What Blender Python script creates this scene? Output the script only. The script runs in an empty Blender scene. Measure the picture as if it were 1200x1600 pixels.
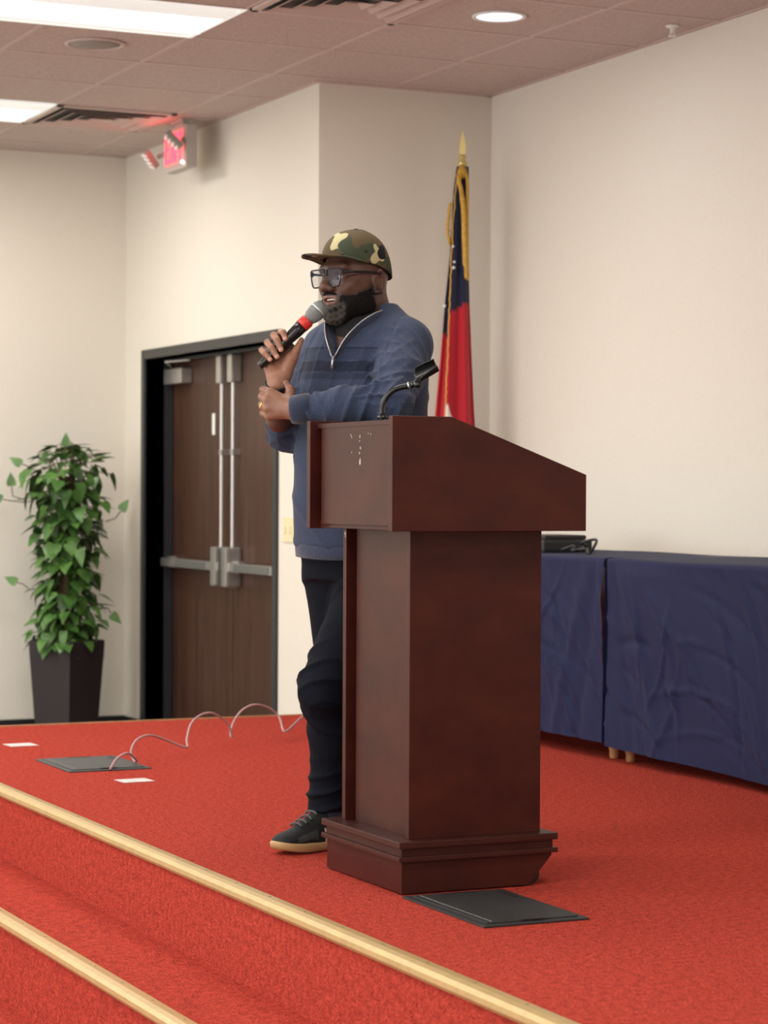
import bpy, bmesh, math, random
import numpy as np
from mathutils import Vector, Matrix

# ------------------------------------------------------------------ camera, light, exposure
SC = bpy.context.scene
COL = SC.collection
YAW, FPX, PITCH, ROLL, CAMZ = 0.4377, 3655.0, -0.0086, -0.005, 0.98
F = np.array([math.sin(YAW)*math.cos(PITCH), math.cos(YAW)*math.cos(PITCH), math.sin(PITCH)])
R_ = np.array([math.cos(YAW), -math.sin(YAW), 0.0])
U_ = np.cross(R_, F)
R = R_*math.cos(ROLL)-U_*math.sin(ROLL)
U = U_*math.cos(ROLL)+R_*math.sin(ROLL)
CAM = np.array([0, 0, CAMZ])
cd = bpy.data.cameras.new('camera'); cam = bpy.data.objects.new('camera', cd); COL.objects.link(cam)
cd.sensor_fit = 'VERTICAL'; cd.sensor_height = 36.0; cd.lens = FPX*36/1600
M = Matrix.Identity(4)
for i in range(3):
    M[i][0] = R[i]; M[i][1] = U[i]; M[i][2] = -F[i]; M[i][3] = CAM[i]
cam.matrix_world = M
cd.clip_end = 60
cd.dof.use_dof = True; cd.dof.focus_distance = 6.2; cd.dof.aperture_fstop = 5.6
SC.camera = cam
SC.view_settings.view_transform = 'Standard'; SC.view_settings.look = 'None'
SC.view_settings.gamma = 1.0; SC.view_settings.use_curve_mapping = False
SC.view_settings.exposure = 0.39
w = bpy.data.worlds.new('world'); SC.world = w; w.use_nodes = True
w.node_tree.nodes['Background'].inputs[0].default_value = (1, .95, .9, 1)
w.node_tree.nodes['Background'].inputs[1].default_value = 0.05

ZC = 2.81            # ceiling above the stage
ZF = -0.446          # room floor below the stage
LAMP_W = 36.0
WIN_V = (1.6, 4.2, 6.8, 9.4)
def area(name, loc, sx, sy, power, col=(1, .96, .9)):
    l = bpy.data.lights.new(name, 'AREA'); l.shape = 'RECTANGLE'; l.size = sx; l.size_y = sy
    l.energy = power; l.color = col
    o = bpy.data.objects.new(name, l); COL.objects.link(o); o.location = loc
    return o
for cu in (2.68, 0.24, -2.2):                 # the room's ceiling lights, one every fourth tile
    for cv in (11.0, 8.58, 6.14, 3.70, 1.26, -1.2):
        area('ceiling_lamp_light', (cu, cv, ZC-.03), 1.12, .52, LAMP_W*(.42 if cu > 2 and cv < 8 else .7 if cu > 2 else 1))
area('downlight_light', (4.205, 7.965, ZC-.02), .15, .15, 2.0, (.9, .96, 1))

# added cool side light, placed at made-up, unseen windows in the left wall
for cv in WIN_V:
    o = area('window_daylight', (-4.42, cv, 1.05), 1.7, 1.5, 28, (.93, .97, 1)); o.rotation_euler = (0, math.radians(-90), 0)

def at(px, py, D):
    return CAM + D*(F + R*(px-600)/FPX - U*(py-800)/FPX)

# ------------------------------------------------------------------ materials
MATS = {}
def lin(c):
    return tuple((x/255/12.92 if x/255 <= .04045 else ((x/255+.055)/1.055)**2.4) for x in c)
def mat(name, col, rough=.6, metal=0, noise=0, nscale=8, col2=None, bump=0, bscale=60, stretch=(1,1,1),
        emit=None, estr=0, spec=.5, coat=0, sheen=0, alpha=1, attr=None, transm=0):
    m = bpy.data.materials.new(name); m.use_nodes = True; nt = m.node_tree; N = nt.nodes; L = nt.links
    b = N['Principled BSDF']
    b.inputs['Roughness'].default_value = rough; b.inputs['Metallic'].default_value = metal
    b.inputs['Specular IOR Level'].default_value = spec
    b.inputs['Coat Weight'].default_value = coat
    b.inputs['Sheen Weight'].default_value = sheen
    b.inputs['Alpha'].default_value = alpha
    b.inputs['Transmission Weight'].default_value = transm
    c = tuple(col)+(1,)
    b.inputs['Base Color'].default_value = c
    tc = N.new('ShaderNodeTexCoord'); mp = N.new('ShaderNodeMapping'); mp.inputs['Scale'].default_value = stretch
    L.new(tc.outputs['Object'], mp.inputs['Vector'])
    src = None
    if attr:
        a = N.new('ShaderNodeAttribute'); a.attribute_name = attr; src = a.outputs['Color']
    if noise or col2:
        n = N.new('ShaderNodeTexNoise'); n.inputs['Scale'].default_value = nscale; n.inputs['Detail'].default_value = 6
        n.inputs['Roughness'].default_value = .65
        L.new(mp.outputs[0], n.inputs['Vector'])
        rp = N.new('ShaderNodeValToRGB'); rp.color_ramp.elements[0].position = .35; rp.color_ramp.elements[1].position = .65
        if src is None:
            c2 = tuple(col2) if col2 else tuple(x*(1-noise) for x in col)
            rp.color_ramp.elements[0].color = c2+(1,); rp.color_ramp.elements[1].color = c
            L.new(n.outputs['Fac'], rp.inputs[0]); src = rp.outputs[0]
        else:
            rp.color_ramp.elements[0].color = (1-noise,)*3+(1,); rp.color_ramp.elements[1].color = (1, 1, 1, 1)
            L.new(n.outputs['Fac'], rp.inputs[0])
            mx = N.new('ShaderNodeMix'); mx.data_type = 'RGBA'; mx.blend_type = 'MULTIPLY'; mx.inputs['Factor'].default_value = 1
            L.new(src, mx.inputs['A']); L.new(rp.outputs[0], mx.inputs['B']); src = mx.outputs['Result']
    if src is not None: L.new(src, b.inputs['Base Color'])
    if bump:
        n2 = N.new('ShaderNodeTexNoise'); n2.inputs['Scale'].default_value = bscale; n2.inputs['Detail'].default_value = 4
        L.new(mp.outputs[0], n2.inputs['Vector'])
        bp = N.new('ShaderNodeBump'); bp.inputs['Strength'].default_value = bump; bp.inputs['Distance'].default_value = .01
        L.new(n2.outputs['Fac'], bp.inputs['Height']); L.new(bp.outputs[0], b.inputs['Normal'])
    if emit:
        b.inputs['Emission Color'].default_value = tuple(emit)+(1,); b.inputs['Emission Strength'].default_value = estr
    MATS[name] = m
    return m

wall_m = mat('wall_covering', (.72, .68, .60), .75, bump=.12, bscale=260, noise=.05, nscale=120, spec=.25)
ceil_m = mat('ceiling_tile', (.58, .49, .45), .9, noise=.22, nscale=70, bump=.25, bscale=90, spec=.1)
grid_m = mat('ceiling_grid', (.54, .44, .40), .5, spec=.3)
carpet = mat('red_carpet', (.50, .066, .045), .95, noise=.42, nscale=55, bump=1.0, bscale=130, spec=.03)
floor_m = mat('room_floor', (.36, .35, .31), .8, noise=.2, nscale=20, spec=.1)  # neutral colour made up for the unseen floor, to cut red bounce
brass = mat('nosing_gold', (.52, .37, .165), .38, metal=.25, noise=.15, nscale=25, spec=.5)
screw_m = mat('screw_head', (.35, .27, .14), .4, metal=.8)
black_m = mat('black_rubber', (.012, .012, .013), .5)
base_m = mat('black_baseboard', (.01, .01, .012), .45)
frame_m = mat('door_frame_paint', (.020, .022, .024), .38)
doorw = mat('walnut_door', (.080, .034, .020), .4, col2=(.045, .019, .012), nscale=5, stretch=(6, 6, .35), spec=.4)
steel = mat('brushed_metal', (.55, .54, .52), .35, metal=.85)
grey_m = mat('grey_metal', (.22, .23, .22), .4, metal=.6)
mahog = mat('mahogany_veneer', (.058, .0115, .0075), .36, col2=(.034, .0065, .005), nscale=3.5, stretch=(1.4, 1.4, 2.2), spec=.27, bump=.03, bscale=90)
mahog2 = mat('mahogany_edge', (.048, .011, .008), .4, noise=.25, nscale=12, spec=.3)
white_m = mat('white_plastic', (.8, .8, .78), .45)
cream_m = mat('ivory_plastic', (.72, .66, .42), .45)
glow = mat('lamp_diffuser', (.9, .9, .9), .5, emit=(.97, 1, .97), estr=2.6)
glow2 = mat('downlight_glow', (.9, .9, .9), .5, emit=(.72, .85, 1), estr=1.5)
lampw = mat('lamp_white_enamel', (.82, .84, .82), .4, emit=(.93, 1, .96), estr=.35)
redglow = mat('exit_letters', (.8, .05, .08), .5, emit=(1, .05, .09), estr=2.2)
cloth_m = mat('navy_tablecloth', (.0095, .0135, .055), .75, noise=.12, nscale=160, spec=.2, sheen=.04, bump=.05, bscale=300)
wood_m = mat('turned_wood', (.45, .22, .09), .5, noise=.3, nscale=20)
gold_m = mat('gold_fabric', (.62, .36, .04), .6, noise=.35, nscale=90)
goldmet = mat('gilded_metal', (.68, .55, .22), .35, metal=.6)
flag_m = mat('flag_cloth', (1, 1, 1), .75, attr='Col', spec=.2, sheen=.2)
leaf_m = mat('pothos_leaf', (.095, .215, .042), .42, col2=(.03, .09, .018), nscale=9, spec=.5)
stem_m = mat('moss_pole', (.10, .075, .035), .9, noise=.4, nscale=40)
pot_m = mat('planter_plastic', (.030, .022, .024), .5, spec=.3)
soil_m = mat('soil', (.03, .02, .012), .95, noise=.5, nscale=50, bump=.8)
fbox_m = mat('floor_box_plastic', (.022, .023, .024), .55, noise=.35, nscale=14, bump=.2, bscale=220)
fbox2_m = mat('floor_box_grey', (.06, .064, .062), .5, noise=.25, nscale=14, bump=.2, bscale=220)
cable_m = mat('pinkish_cable', (.42, .27, .27), .55)
paper_m = mat('tape_paper', (.75, .66, .64), .7, noise=.35, nscale=60)
skin_m = mat('skin', (1, 1, 1), .48, attr='Col', noise=.12, nscale=90, bump=.06, bscale=260, spec=.45)
knit_m = mat('heather_knit', (1, 1, 1), .85, attr='Col', noise=.30, nscale=230, bump=.15, bscale=300, spec=.12, sheen=.10)
rib_m = mat('rib_knit', (.030, .040, .078), .85, noise=.25, nscale=160, bump=.3, bscale=200, spec=.15, sheen=.3)
jean_m = mat('dark_denim', (.0045, .006, .0115), .85, noise=.3, nscale=200, bump=.2, bscale=300, spec=.12)
tee_m = mat('black_cotton', (.008, .008, .009), .9)
beard_m = mat('beard_hair', (1, 1, 1), .85, attr='Col', noise=.6, nscale=330, bump=.7, bscale=380, spec=.2)
suede_m = mat('black_suede', (.016, .018, .019), .7, noise=.25, nscale=80)
suede2 = mat('grey_suede', (.06, .065, .066), .8)
gum_m = mat('gum_rubber', (.42, .27, .12), .6)
glass_black = mat('black_acetate', (.006, .006, .007), .22)
lens_m = mat('spectacle_lens', (.08, .09, .13), .03, alpha=.16, spec=.3)
gold_ring = mat('gold', (.85, .6, .2), .25, metal=1)
micgr = mat('microphone_mesh', (.30, .32, .32), .42, metal=.7, bump=.8, bscale=420)
micband = mat('microphone_silver', (.7, .7, .69), .35, metal=.8)
micblk = mat('microphone_black', (.008, .008, .008), .28)
micred = mat('red_ring_plastic', (.62, .03, .025), .4)
rubb = mat('glossy_black', (.010, .011, .011), .25)
eye_m = mat('eye_white', (.5, .45, .4), .3)
iris_m = mat('dark_iris', (.015, .008, .005), .15)
tooth_m = mat('tooth', (.75, .7, .62), .3)
scuff_m = mat('scuff_mark', (.45, .38, .30), .8)
zip_m = mat('zip_metal', (.5, .5, .52), .35, metal=.8)

# camouflage: pigment blotches by thresholding two noises
def camo():
    m = bpy.data.materials.new('camouflage_twill'); m.use_nodes = True; nt = m.node_tree; N = nt.nodes; L = nt.links
    b = N['Principled BSDF']; b.inputs['Roughness'].default_value = .85; b.inputs['Specular IOR Level'].default_value = .15
    tc = N.new('ShaderNodeTexCoord')
    prev = None
    base = lin((92, 80, 60))
    cols = [(lin((66, 74, 58)), 14, 0.52, 0), (lin((186, 178, 138)), 17, 0.62, 7.3), (lin((34, 34, 36)), 16, .66, 3.1)]
    for c, s, th, off in cols:
        mp = N.new('ShaderNodeMapping'); mp.inputs['Location'].default_value = (off, off*.7, -off)
        L.new(tc.outputs['Object'], mp.inputs[0])
        n = N.new('ShaderNodeTexNoise'); n.inputs['Scale'].default_value = s; n.inputs['Detail'].default_value = 1.2
        L.new(mp.outputs[0], n.inputs['Vector'])
        g = N.new('ShaderNodeValToRGB'); g.color_ramp.elements[0].position = th-.008; g.color_ramp.elements[1].position = th+.008
        L.new(n.outputs['Fac'], g.inputs[0])
        mx = N.new('ShaderNodeMix'); mx.data_type = 'RGBA'
        L.new(g.outputs[0], mx.inputs['Factor'])
        if prev is None: mx.inputs['A'].default_value = base+(1,)
        else: L.new(prev, mx.inputs['A'])
        mx.inputs['B'].default_value = c+(1,); prev = mx.outputs['Result']
    L.new(prev, b.inputs['Base Color'])
    return m
camo_m = camo()

# ------------------------------------------------------------------ object helpers
def link(name, me, m, parent=None, smooth=False):
    o = bpy.data.objects.new(name, me); COL.objects.link(o)
    if m is not None: me.materials.append(m)
    if parent is not None: o.parent = parent
    if smooth:
        for p in me.polygons: p.use_smooth = True
    return o
def mesh_from(verts, faces, name='m'):
    me = bpy.data.meshes.new(name); me.from_pydata([tuple(map(float, v)) for v in verts], [], faces); me.update(); return me
def thing(name, label, cat, loc=(0, 0, 0), rz=0, group=None):
    o = bpy.data.objects.new(name, None); COL.objects.link(o); o.empty_display_size = .05
    o.location = loc; o.rotation_euler = (0, 0, rz); tag(o, label, cat, group); return o
def tag(o, label, cat, group=None):
    o['label'] = label; o['category'] = cat
    if group: o['group'] = group
    return o
def struct(o, label=None):
    o['kind'] = 'structure'
    if label: o['label'] = label
    return o
class MB:
    def __init__(s): s.bm = bmesh.new()
    def box(s, x0, x1, y0, y1, z0, z1, bev=0, mtx=None):
        r = bmesh.ops.create_cube(s.bm, size=1)
        vs = r['verts']
        for v in vs:
            v.co = Vector(((x0+x1)/2+v.co.x*(x1-x0), (y0+y1)/2+v.co.y*(y1-y0), (z0+z1)/2+v.co.z*(z1-z0)))
        if bev:
            es = list({e for v in vs for e in v.link_edges})
            rr = bmesh.ops.bevel(s.bm, geom=es, offset=bev, segments=2, affect='EDGES', profile=.7)
            vs = list({v for f in rr['faces'] for v in f.verts} | {v for v in vs if v.is_valid})
        if mtx is not None:
            for v in vs: v.co = mtx @ v.co
        return s
    def prism(s, pts, h0, h1, axis='z'):
        """extrude a polygon (2-d) between h0 and h1 along an axis"""
        def mk(p, h):
            if axis == 'z': return (p[0], p[1], h)
            if axis == 'y': return (p[0], h, p[1])
            return (h, p[0], p[1])
        a = [s.bm.verts.new(mk(p, h0)) for p in pts]; b = [s.bm.verts.new(mk(p, h1)) for p in pts]
        n = len(pts)
        s.bm.faces.new(a); s.bm.faces.new(b[::-1])
        for i in range(n): s.bm.faces.new((a[i], b[i], b[(i+1) % n], a[(i+1) % n]))
        return s
    def tube(s, pts, rad, seg=10, cap=True, flat=None):
        pts = [Vector(p) for p in pts]; n = len(pts)
        rads = rad if hasattr(rad, '__len__') else [rad]*n
        rings = []; up = Vector((0, 0, 1)); prevx = None
        for i, p in enumerate(pts):
            t = (pts[min(i+1, n-1)]-pts[max(i-1, 0)]).normalized()
            if prevx is None:
                ref = up if abs(t.z) < .9 else Vector((1, 0, 0)); x = ref.cross(t).normalized()
            else:
                x = (prevx - t*prevx.dot(t)).normalized()
            prevx = x; y = t.cross(x)
            fl = flat if flat else 1
            rings.append([s.bm.verts.new(p+rads[i]*(x*math.cos(a)+y*fl*math.sin(a))) for a in [2*math.pi*k/seg for k in range(seg)]])
        for i in range(n-1):
            for k in range(seg):
                s.bm.faces.new((rings[i][k], rings[i][(k+1) % seg], rings[i+1][(k+1) % seg], rings[i+1][k]))
        if cap:
            s.bm.faces.new(rings[0][::-1]); s.bm.faces.new(rings[-1])
        return s
    def lathe(s, prof, seg=24, origin=(0, 0, 0), mtx=None):
        o = Vector(origin); rings = []
        for r, z in prof:
            rings.append([s.bm.verts.new((mtx @ Vector((r*math.cos(2*math.pi*k/seg), r*math.sin(2*math.pi*k/seg), z)) if mtx is not None else o+Vector((r*math.cos(2*math.pi*k/seg), r*math.sin(2*math.pi*k/seg), z)))) for k in range(seg)])
        for i in range(len(rings)-1):
            for k in range(seg):
                s.bm.faces.new((rings[i][k], rings[i][(k+1) % seg], rings[i+1][(k+1) % seg], rings[i+1][k]))
        s.bm.faces.new(rings[0][::-1]); s.bm.faces.new(rings[-1])
        return s
    def ball(s, c, r, sc=(1, 1, 1), seg=16, mtx=None):
        rr = bmesh.ops.create_uvsphere(s.bm, u_segments=seg, v_segments=max(6, seg//2), radius=r)
        for v in rr['verts']:
            v.co = Vector((v.co.x*sc[0], v.co.y*sc[1], v.co.z*sc[2]))
            if mtx is not None: v.co = mtx @ v.co
            v.co += Vector(c)
        return s
    def quad(s, a, b, c, d):
        s.bm.faces.new([s.bm.verts.new(p) for p in (a, b, c, d)]); return s
    def build(s, name, m, parent=None, smooth=False):
        bmesh.ops.recalc_face_normals(s.bm, faces=s.bm.faces)
        me = bpy.data.meshes.new(name); s.bm.to_mesh(me); s.bm.free()
        return link(name, me, m, parent, smooth)
def spline(keys, n):
    """Catmull-Rom through key points"""
    k = [np.array(p, float) for p in keys]; k = [2*k[0]-k[1]]+k+[2*k[-1]-k[-2]]; out = []
    segs = len(k)-3
    for i in range(segs):
        for j in range(n):
            t = j/n; p0, p1, p2, p3 = k[i:i+4]
            out.append(.5*((2*p1)+(-p0+p2)*t+(2*p0-5*p1+4*p2-p3)*t*t+(-p0+3*p1-3*p2+p3)*t**3))
    out.append(k[-2]); return out
def solidify(o, t, off=0):
    md = o.modifiers.new('Solidify', 'SOLIDIFY'); md.thickness = t; md.offset = off; return o
def subsurf(o, n=1):
    md = o.modifiers.new('Subdivision', 'SUBSURF'); md.levels = n; md.render_levels = n; return o

# ------------------------------------------------------------------ the room
UW, VF, UD, VL = 5.03, 9.60, 4.163, 12.26
UL, VB = -4.5, -3.5
US, V0, VS = 2.1075, 1.0, 9.43
T = .15
struct(MB().box(UL-T, UW+T, VB-T, VL+T, ZF-.1, ZF).build('floor', floor_m))
struct(MB().box(UW, UW+T, VB, VF+T, ZF, ZC).build('wall_right', wall_m))
struct(MB().box(UD, UW, VF, VF+T, ZF, ZC).build('wall_back', wall_m))
struct(MB().box(UL, UD+T, VL, VL+T, ZF, ZC).build('wall_far', wall_m))
wl = MB().box(UL-T, UL, VB, VL, ZF, .12).box(UL-T, UL, VB, VL, 1.98, ZC)
edges = [VB]+[x for c in WIN_V for x in (c-.9, c+.9)]+[VL]
for a, b in zip(edges[::2], edges[1::2]): wl.box(UL-T, UL, a, b, .12, 1.98)
struct(wl.build('wall_left', wall_m))
for k, c in enumerate(WIN_V):  # unseen windows with glowing panes, added for the side light
    wf = MB()
    for a, b, z0, z1 in ((c-.9, c-.85, .12, 1.98), (c+.85, c+.9, .12, 1.98), (c-.02, c+.02, .12, 1.98), (c-.9, c+.9, .12, .17), (c-.9, c+.9, 1.93, 1.98)): wf.box(UL-.12, UL-.06, a, b, z0, z1)
    wo = struct(wf.build('window_%d' % (k+1), mat('window_frame_white', (.7, .7, .68), .5)))
    MB().box(UL-.10, UL-.095, c-.85, c+.85, .17, 1.93).build('pane', mat('bright_daylit_glass', (.8, .85, .9), .2, emit=(.93, .97, 1), estr=2.0), wo)
struct(MB().box(UL, UW, VB-T, VB, ZF, ZC).build('wall_rear', wall_m))
struct(MB().box(.9, 1.8111, V0, VS, ZF, ZF+.004).build('floor_runner', carpet))  # made-up strip keeping the visible floor red over the neutral one
# door wall with its opening
DV0, DV1, DZ = 10.10, 11.91, ZF+2.13
struct(MB().box(UD, UD+.3, VF+T, DV0, ZF, ZC).box(UD, UD+.3, DV1, VL, ZF, ZC).box(UD, UD+.3, DV0, DV1, DZ, ZC).build('wall_door', wall_m))
# ceiling: tiles in one slab, grid bars under it
struct(MB().box(UL-T, UW+T, VB-T, VL+T, ZC+.0, ZC+.1).build('ceiling', ceil_m))
g = MB(); gu = 3.29; gv = 8.885; W = .61
i = -12
us = [gu+W*k for k in range(-12, 4) if UL < gu+W*k < UW]; vs = [gv+W*k for k in range(-20, 6) if VB < gv+W*k < VL]
for u in us: g.box(u-.010, u+.010, VB, VL if u < UD else VF, ZC-.003, ZC+.004)
for v in vs: g.box(UL, UW if v < VF else UD, v-.010, v+.010, ZC-.0035, ZC+.004)
# wall angle
g.box(UW-.02, UW, VB, VF, ZC-.004, ZC+.004); g.box(UD, UW, VF-.02, VF, ZC-.004, ZC+.004)
g.box(UD-.02, UD, VF, VL, ZC-.004, ZC+.004); g.box(UL, UD, VL-.02, VL, ZC-.004, ZC+.004)
struct(g.build('trim_1', grid_m))
# stage
st = MB(); st.box(US, UD+0.0, V0, VS, ZF, 0).box(UD, UW, V0, VF, ZF, 0)
struct(st.build('stage', carpet))
struct(MB().box(1.8111, US, V0, VS, ZF, -.2233).build('stage_step', carpet))
def nosing(name, u, z, lab):
    prof = [(u+.040, z+.001), (u+.040, z+.005), (u+.012, z+.009), (u-.004, z+.007), (u-.013, z-.001), (u-.014, z-.012), (u-.009, z-.020), (u-.001, z-.022), (u-.001, z+.001)]
    o = MB().prism([(p[0], p[1]) for p in prof], V0, VS, 'y').build(name, brass); struct(o, lab)
    s = None
    for k in range(26):
        v = 3.9+k*.215
        if s is None:
            s = MB().lathe([(.0045, 0), (.0045, .0015), (.001, .0022)], 10, (0, 0, 0)).build('screw', screw_m, o); s.location = (u+.022, v, z+.0068)
        else:
            c = s.copy(); COL.objects.link(c); c.parent = o; c.location = (u+.022, v, z+.0068)
nosing('trim_2', US, 0, 'gold coloured nosing strip along the stage edge')
nosing('trim_3', 1.8111, -.2233, 'gold coloured nosing strip along the lower step')
struct(MB().box(US, UD, VS-.004, VS+.018, -.05, .004, .003).build('trim_4', wood_m))
BH = .19
struct(MB().box(UL, UD, VL-.015, VL, ZF, ZF+BH, .004).build('baseboard_far', base_m))
struct(MB().box(UD-.015, UD, DV1+.05, VL-.015, ZF, ZF+BH, .004).box(UD-.015, UD, VF, DV0-.05, ZF, ZF+BH, .004).build('baseboard_door_wall', base_m))
struct(MB().box(UW-.012, UW, V0, VF, 0, .1, .003).build('baseboard_right', base_m))
struct(MB().box(UD, UW-.012, VF-.012, VF, 0, .1, .003).build('baseboard_back', base_m))

# door: black steel frame, two walnut leaves, exit hardware
RD = .15
dr = MB()
for a, b in ((DV0-.05, DV0), (DV1, DV1+.05)):
    dr.box(UD-.014, UD+.2, a, b, ZF, DZ+.05, .003)
dr.box(UD-.014, UD+.2, DV0, DV1, DZ, DZ+.05, .003)
dr.box(UD+RD-.05, UD+RD-.005, DV0, DV0+.016, ZF, DZ).box(UD+RD-.05, UD+RD-.005, DV1-.016, DV1, ZF, DZ).box(UD+RD-.05, UD+RD-.005, DV0, DV1, DZ-.016, DZ)
door = struct(dr.build('door_1', frame_m), 'double door with black steel frame')
DM = (DV0+DV1)/2; u0 = UD+RD
for a, b, sgn in ((DV0+.004, DM-.003, 1), (DM+.003, DV1-.004, -1)):
    leaf = MB().box(u0, u0+.045, a, b, ZF+.008, DZ-.004, .002).build('door_leaf', doorw, door)
    inner = b if sgn > 0 else a; outer = a if sgn > 0 else b
    s = -sgn       # towards the hinge side
    rv = inner+s*.075
    # exit bar
    zb = ZF+1.045
    bar = MB().box(u0-.075, u0-.03, min(inner+s*.03, outer-s*.02), max(inner+s*.03, outer-s*.02), zb-.022, zb+.022, .006)
    bar.box(u0-.035, u0-.001, min(inner+s*.03, inner+s*.15), max(inner+s*.03, inner+s*.15), zb-.03, zb+.03, .004)
    bar.box(u0-.035, u0-.001, min(outer-s*.08, outer-s*.02), max(outer-s*.08, outer-s*.02), zb-.03, zb+.03, .004)
    bar.build('exit_bar', steel, leaf)
    MB().box(u0-.080, u0-.074, min(inner+s*.2, outer-s*.25), max(inner+s*.2, outer-s*.25), zb-.018, zb+.018, .002).build('push_pad', grey_m, leaf)
    MB().box(u0-.085, u0-.002, min(rv-.035, rv+.035), max(rv-.035, rv+.035), zb-.10, zb+.10, .012).build('latch_case', steel, leaf)
    MB().tube([(u0-.035, rv, zb+.09), (u0-.035, rv, DZ-.14)], .011, 10).box(u0-.045, u0-.001, rv-.02, rv+.02, (zb+DZ)/2+.02, (zb+DZ)/2+.05, .003).build('vertical_rod', steel, leaf)
    MB().box(u0-.06, u0-.002, rv-.032, rv+.032, DZ-.16, DZ-.015, .012).build('top_latch', steel, leaf)
    cl = MB().box(u0-.065, u0-.002, min(outer-s*.03, outer-s*.30), max(outer-s*.03, outer-s*.30), DZ-.135, DZ-.055, .006).build('door_closer', steel, leaf)
    MB().tube([(u0-.035, outer-s*.10, DZ-.05), (u0-.12, outer-s*.22, DZ-.022), (u0-.035, outer-s*.36, DZ-.015)], .008, 8).build('closer_arm', steel, cl)
MB().box(u0-.002, u0+.0, 11.27, 11.31, 1.27, 1.38, .0005).build('sticker', white_m, door)

# light switch plate
sw = MB().box(UD-.006, UD, 9.865, 9.985, .745, .86, .004).build('light_switch', cream_m)
tag(sw, 'ivory double light switch plate on the pale wall right of the double door', 'light switch')
for dv in (9.895, 9.955): MB().box(UD-.012, UD-.005, dv-.008, dv+.008, .787, .82, .002).build('toggle', cream_m, sw)

# ------------------------------------------------------------------ ceiling fittings
def troffer(u, v, label):
    t = thing('ceiling_light', label, 'ceiling light', (u, v, ZC), 0, 'recessed ceiling lights')
    MB().box(-.61, .61, -.305, -.285, -.006, .0).box(-.61, .61, .285, .305, -.006, .0).box(-.61, -.59, -.285, .285, -.006, .0).box(.59, .61, -.285, .285, -.006, .0).build('frame', lampw, t)
    # curved reflector wings and the diffuser between them
    wing = MB()
    for s in (-1, 1):
        pr = [(s*.285, -.003), (s*.285, -.001), (s*.15, -.001), (s*.15, -.018), (s*.17, -.014), (s*.2, -.009), (s*.24, -.005)]
        wing.prism(pr, -.59, .59, 'x')
    wing.build('reflector', lampw, t)
    MB().box(-.57, .57, -.15, .15, -.020, -.004, .004).build('diffuser', glow, t)
troffer(2.68, 8.58, 'long bright ceiling light panel at the top left, nearest the camera')
troffer(2.68, 11.005, 'smaller looking bright ceiling light panel at the left edge, farther back beside the louvred vent')
def vent(u, v, label, rz=0):
    t = thing('air_vent', label, 'air vent', (u, v, ZC), rz, 'square louvred ceiling vents')
    f = MB()
    for k in range(4):
        rot = Matrix.Rotation(k*math.pi/2, 4, 'Z')
        f.box(-.30, .30, .27, .30, -.012, -.001, .002, rot)
    f.build('frame', grid_m, t)
    MB().box(-.27, .27, -.27, .27, -.003, -.001).build('backing', mat('vent_backing', (.06, .05, .045), .8), t)
    for j, r_ in enumerate((.25, .185, .12, .055)):
        for k in range(4):
            rot = Matrix.Rotation(k*math.pi/2, 4, 'Z')
            b = MB(); b.prism([(r_-.034, -.002), (r_-.030, -.002), (r_+.004, -.018), (r_, -.018)], -r_, r_, 'y')
            for vtx in b.bm.verts: vtx.co = rot @ Vector((vtx.co.x, vtx.co.y*(1 if vtx.co.z < -.01 else (r_-.034)/r_), vtx.co.z))
            b.build('blade', grid_m, t)
vent(3.595, 7.965, 'square louvred ceiling vent at the top edge above the speaker')
vent(3.595, 11.005, 'square louvred ceiling vent near the left, beside the red exit sign')
cs = thing('ceiling_speaker', 'round grey ceiling speaker grille next to the long light panel', 'ceiling speaker', (2.985, 9.19, ZC))
MB().lathe([(.125, -.001), (.125, -.006), (.112, -.009), (.105, -.006), (.105, -.001)], 40).build('ring', grid_m, cs, True)
MB().lathe([(.105, -.001), (.105, -.005), (.05, -.012), (.004, -.014)], 40).build('grille', mat('speaker_grille', (.30, .27, .25), .6, bump=.5, bscale=300), cs, True)
dl = thing('downlight', 'small round recessed downlight glowing bluish white above the flag', 'ceiling light', (4.205, 7.965, ZC))
MB().lathe([(.105, -.001), (.105, -.006), (.092, -.008), (.088, -.001)], 40).build('ring', white_m, dl, True)
MB().lathe([(.088, -.001), (.088, -.004), (.004, -.0045)], 40).build('lamp_lens', glow2, dl, True)
sp = thing('sprinkler_head', 'small white sprinkler head hanging from the ceiling at the right wall', 'sprinkler', (4.90, 7.83, ZC))
MB().lathe([(.028, -.001), (.026, -.006), (.01, -.01), (.009, -.03)], 20).build('body', white_m, sp, True)
MB().lathe([(.016, -.040), (.016, -.043), (.003, -.044)], 16).box(-.011, -.008, -.003, .003, -.041, -.02).box(.008, .011, -.003, .003, -.041, -.02).build('deflector', white_m, sp)
# exit sign with two emergency lamp heads, hanging just off the door wall
ex = thing('exit_sign', 'lit red exit sign with two emergency lamp heads hanging by the ceiling above the door', 'exit sign', (4.00, 10.93, 2.675))
MB().box(-.035, .025, -.155, .155, -.11, .10, .008).box(-.015, .012, -.06, .06, .10, ZC-2.675-.001, .003).box(-.03,.03,-.08,.08,ZC-2.675-.012,ZC-2.675-.001).build('housing', mat('sign_housing', (.42, .40, .36), .5), ex)
MB().box(-.040, -.035, -.14, .14, -.085, .085, .001).build('face', mat('sign_face', (.55, .30, .27), .5, emit=(1, .15, .15), estr=.25), ex)
lt = MB()
def bar2(a, b, wd=.020):
    a = Vector((0, a[0], a[1])); b = Vector((0, b[0], b[1])); d = (b-a).normalized(); n = Vector((0, -d.z, d.y))*wd/2
    q = [a+n, b+n, b-n, a-n]; lt.prism([(p.y, p.z) for p in q], -.044, -.040, 'x')
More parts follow.
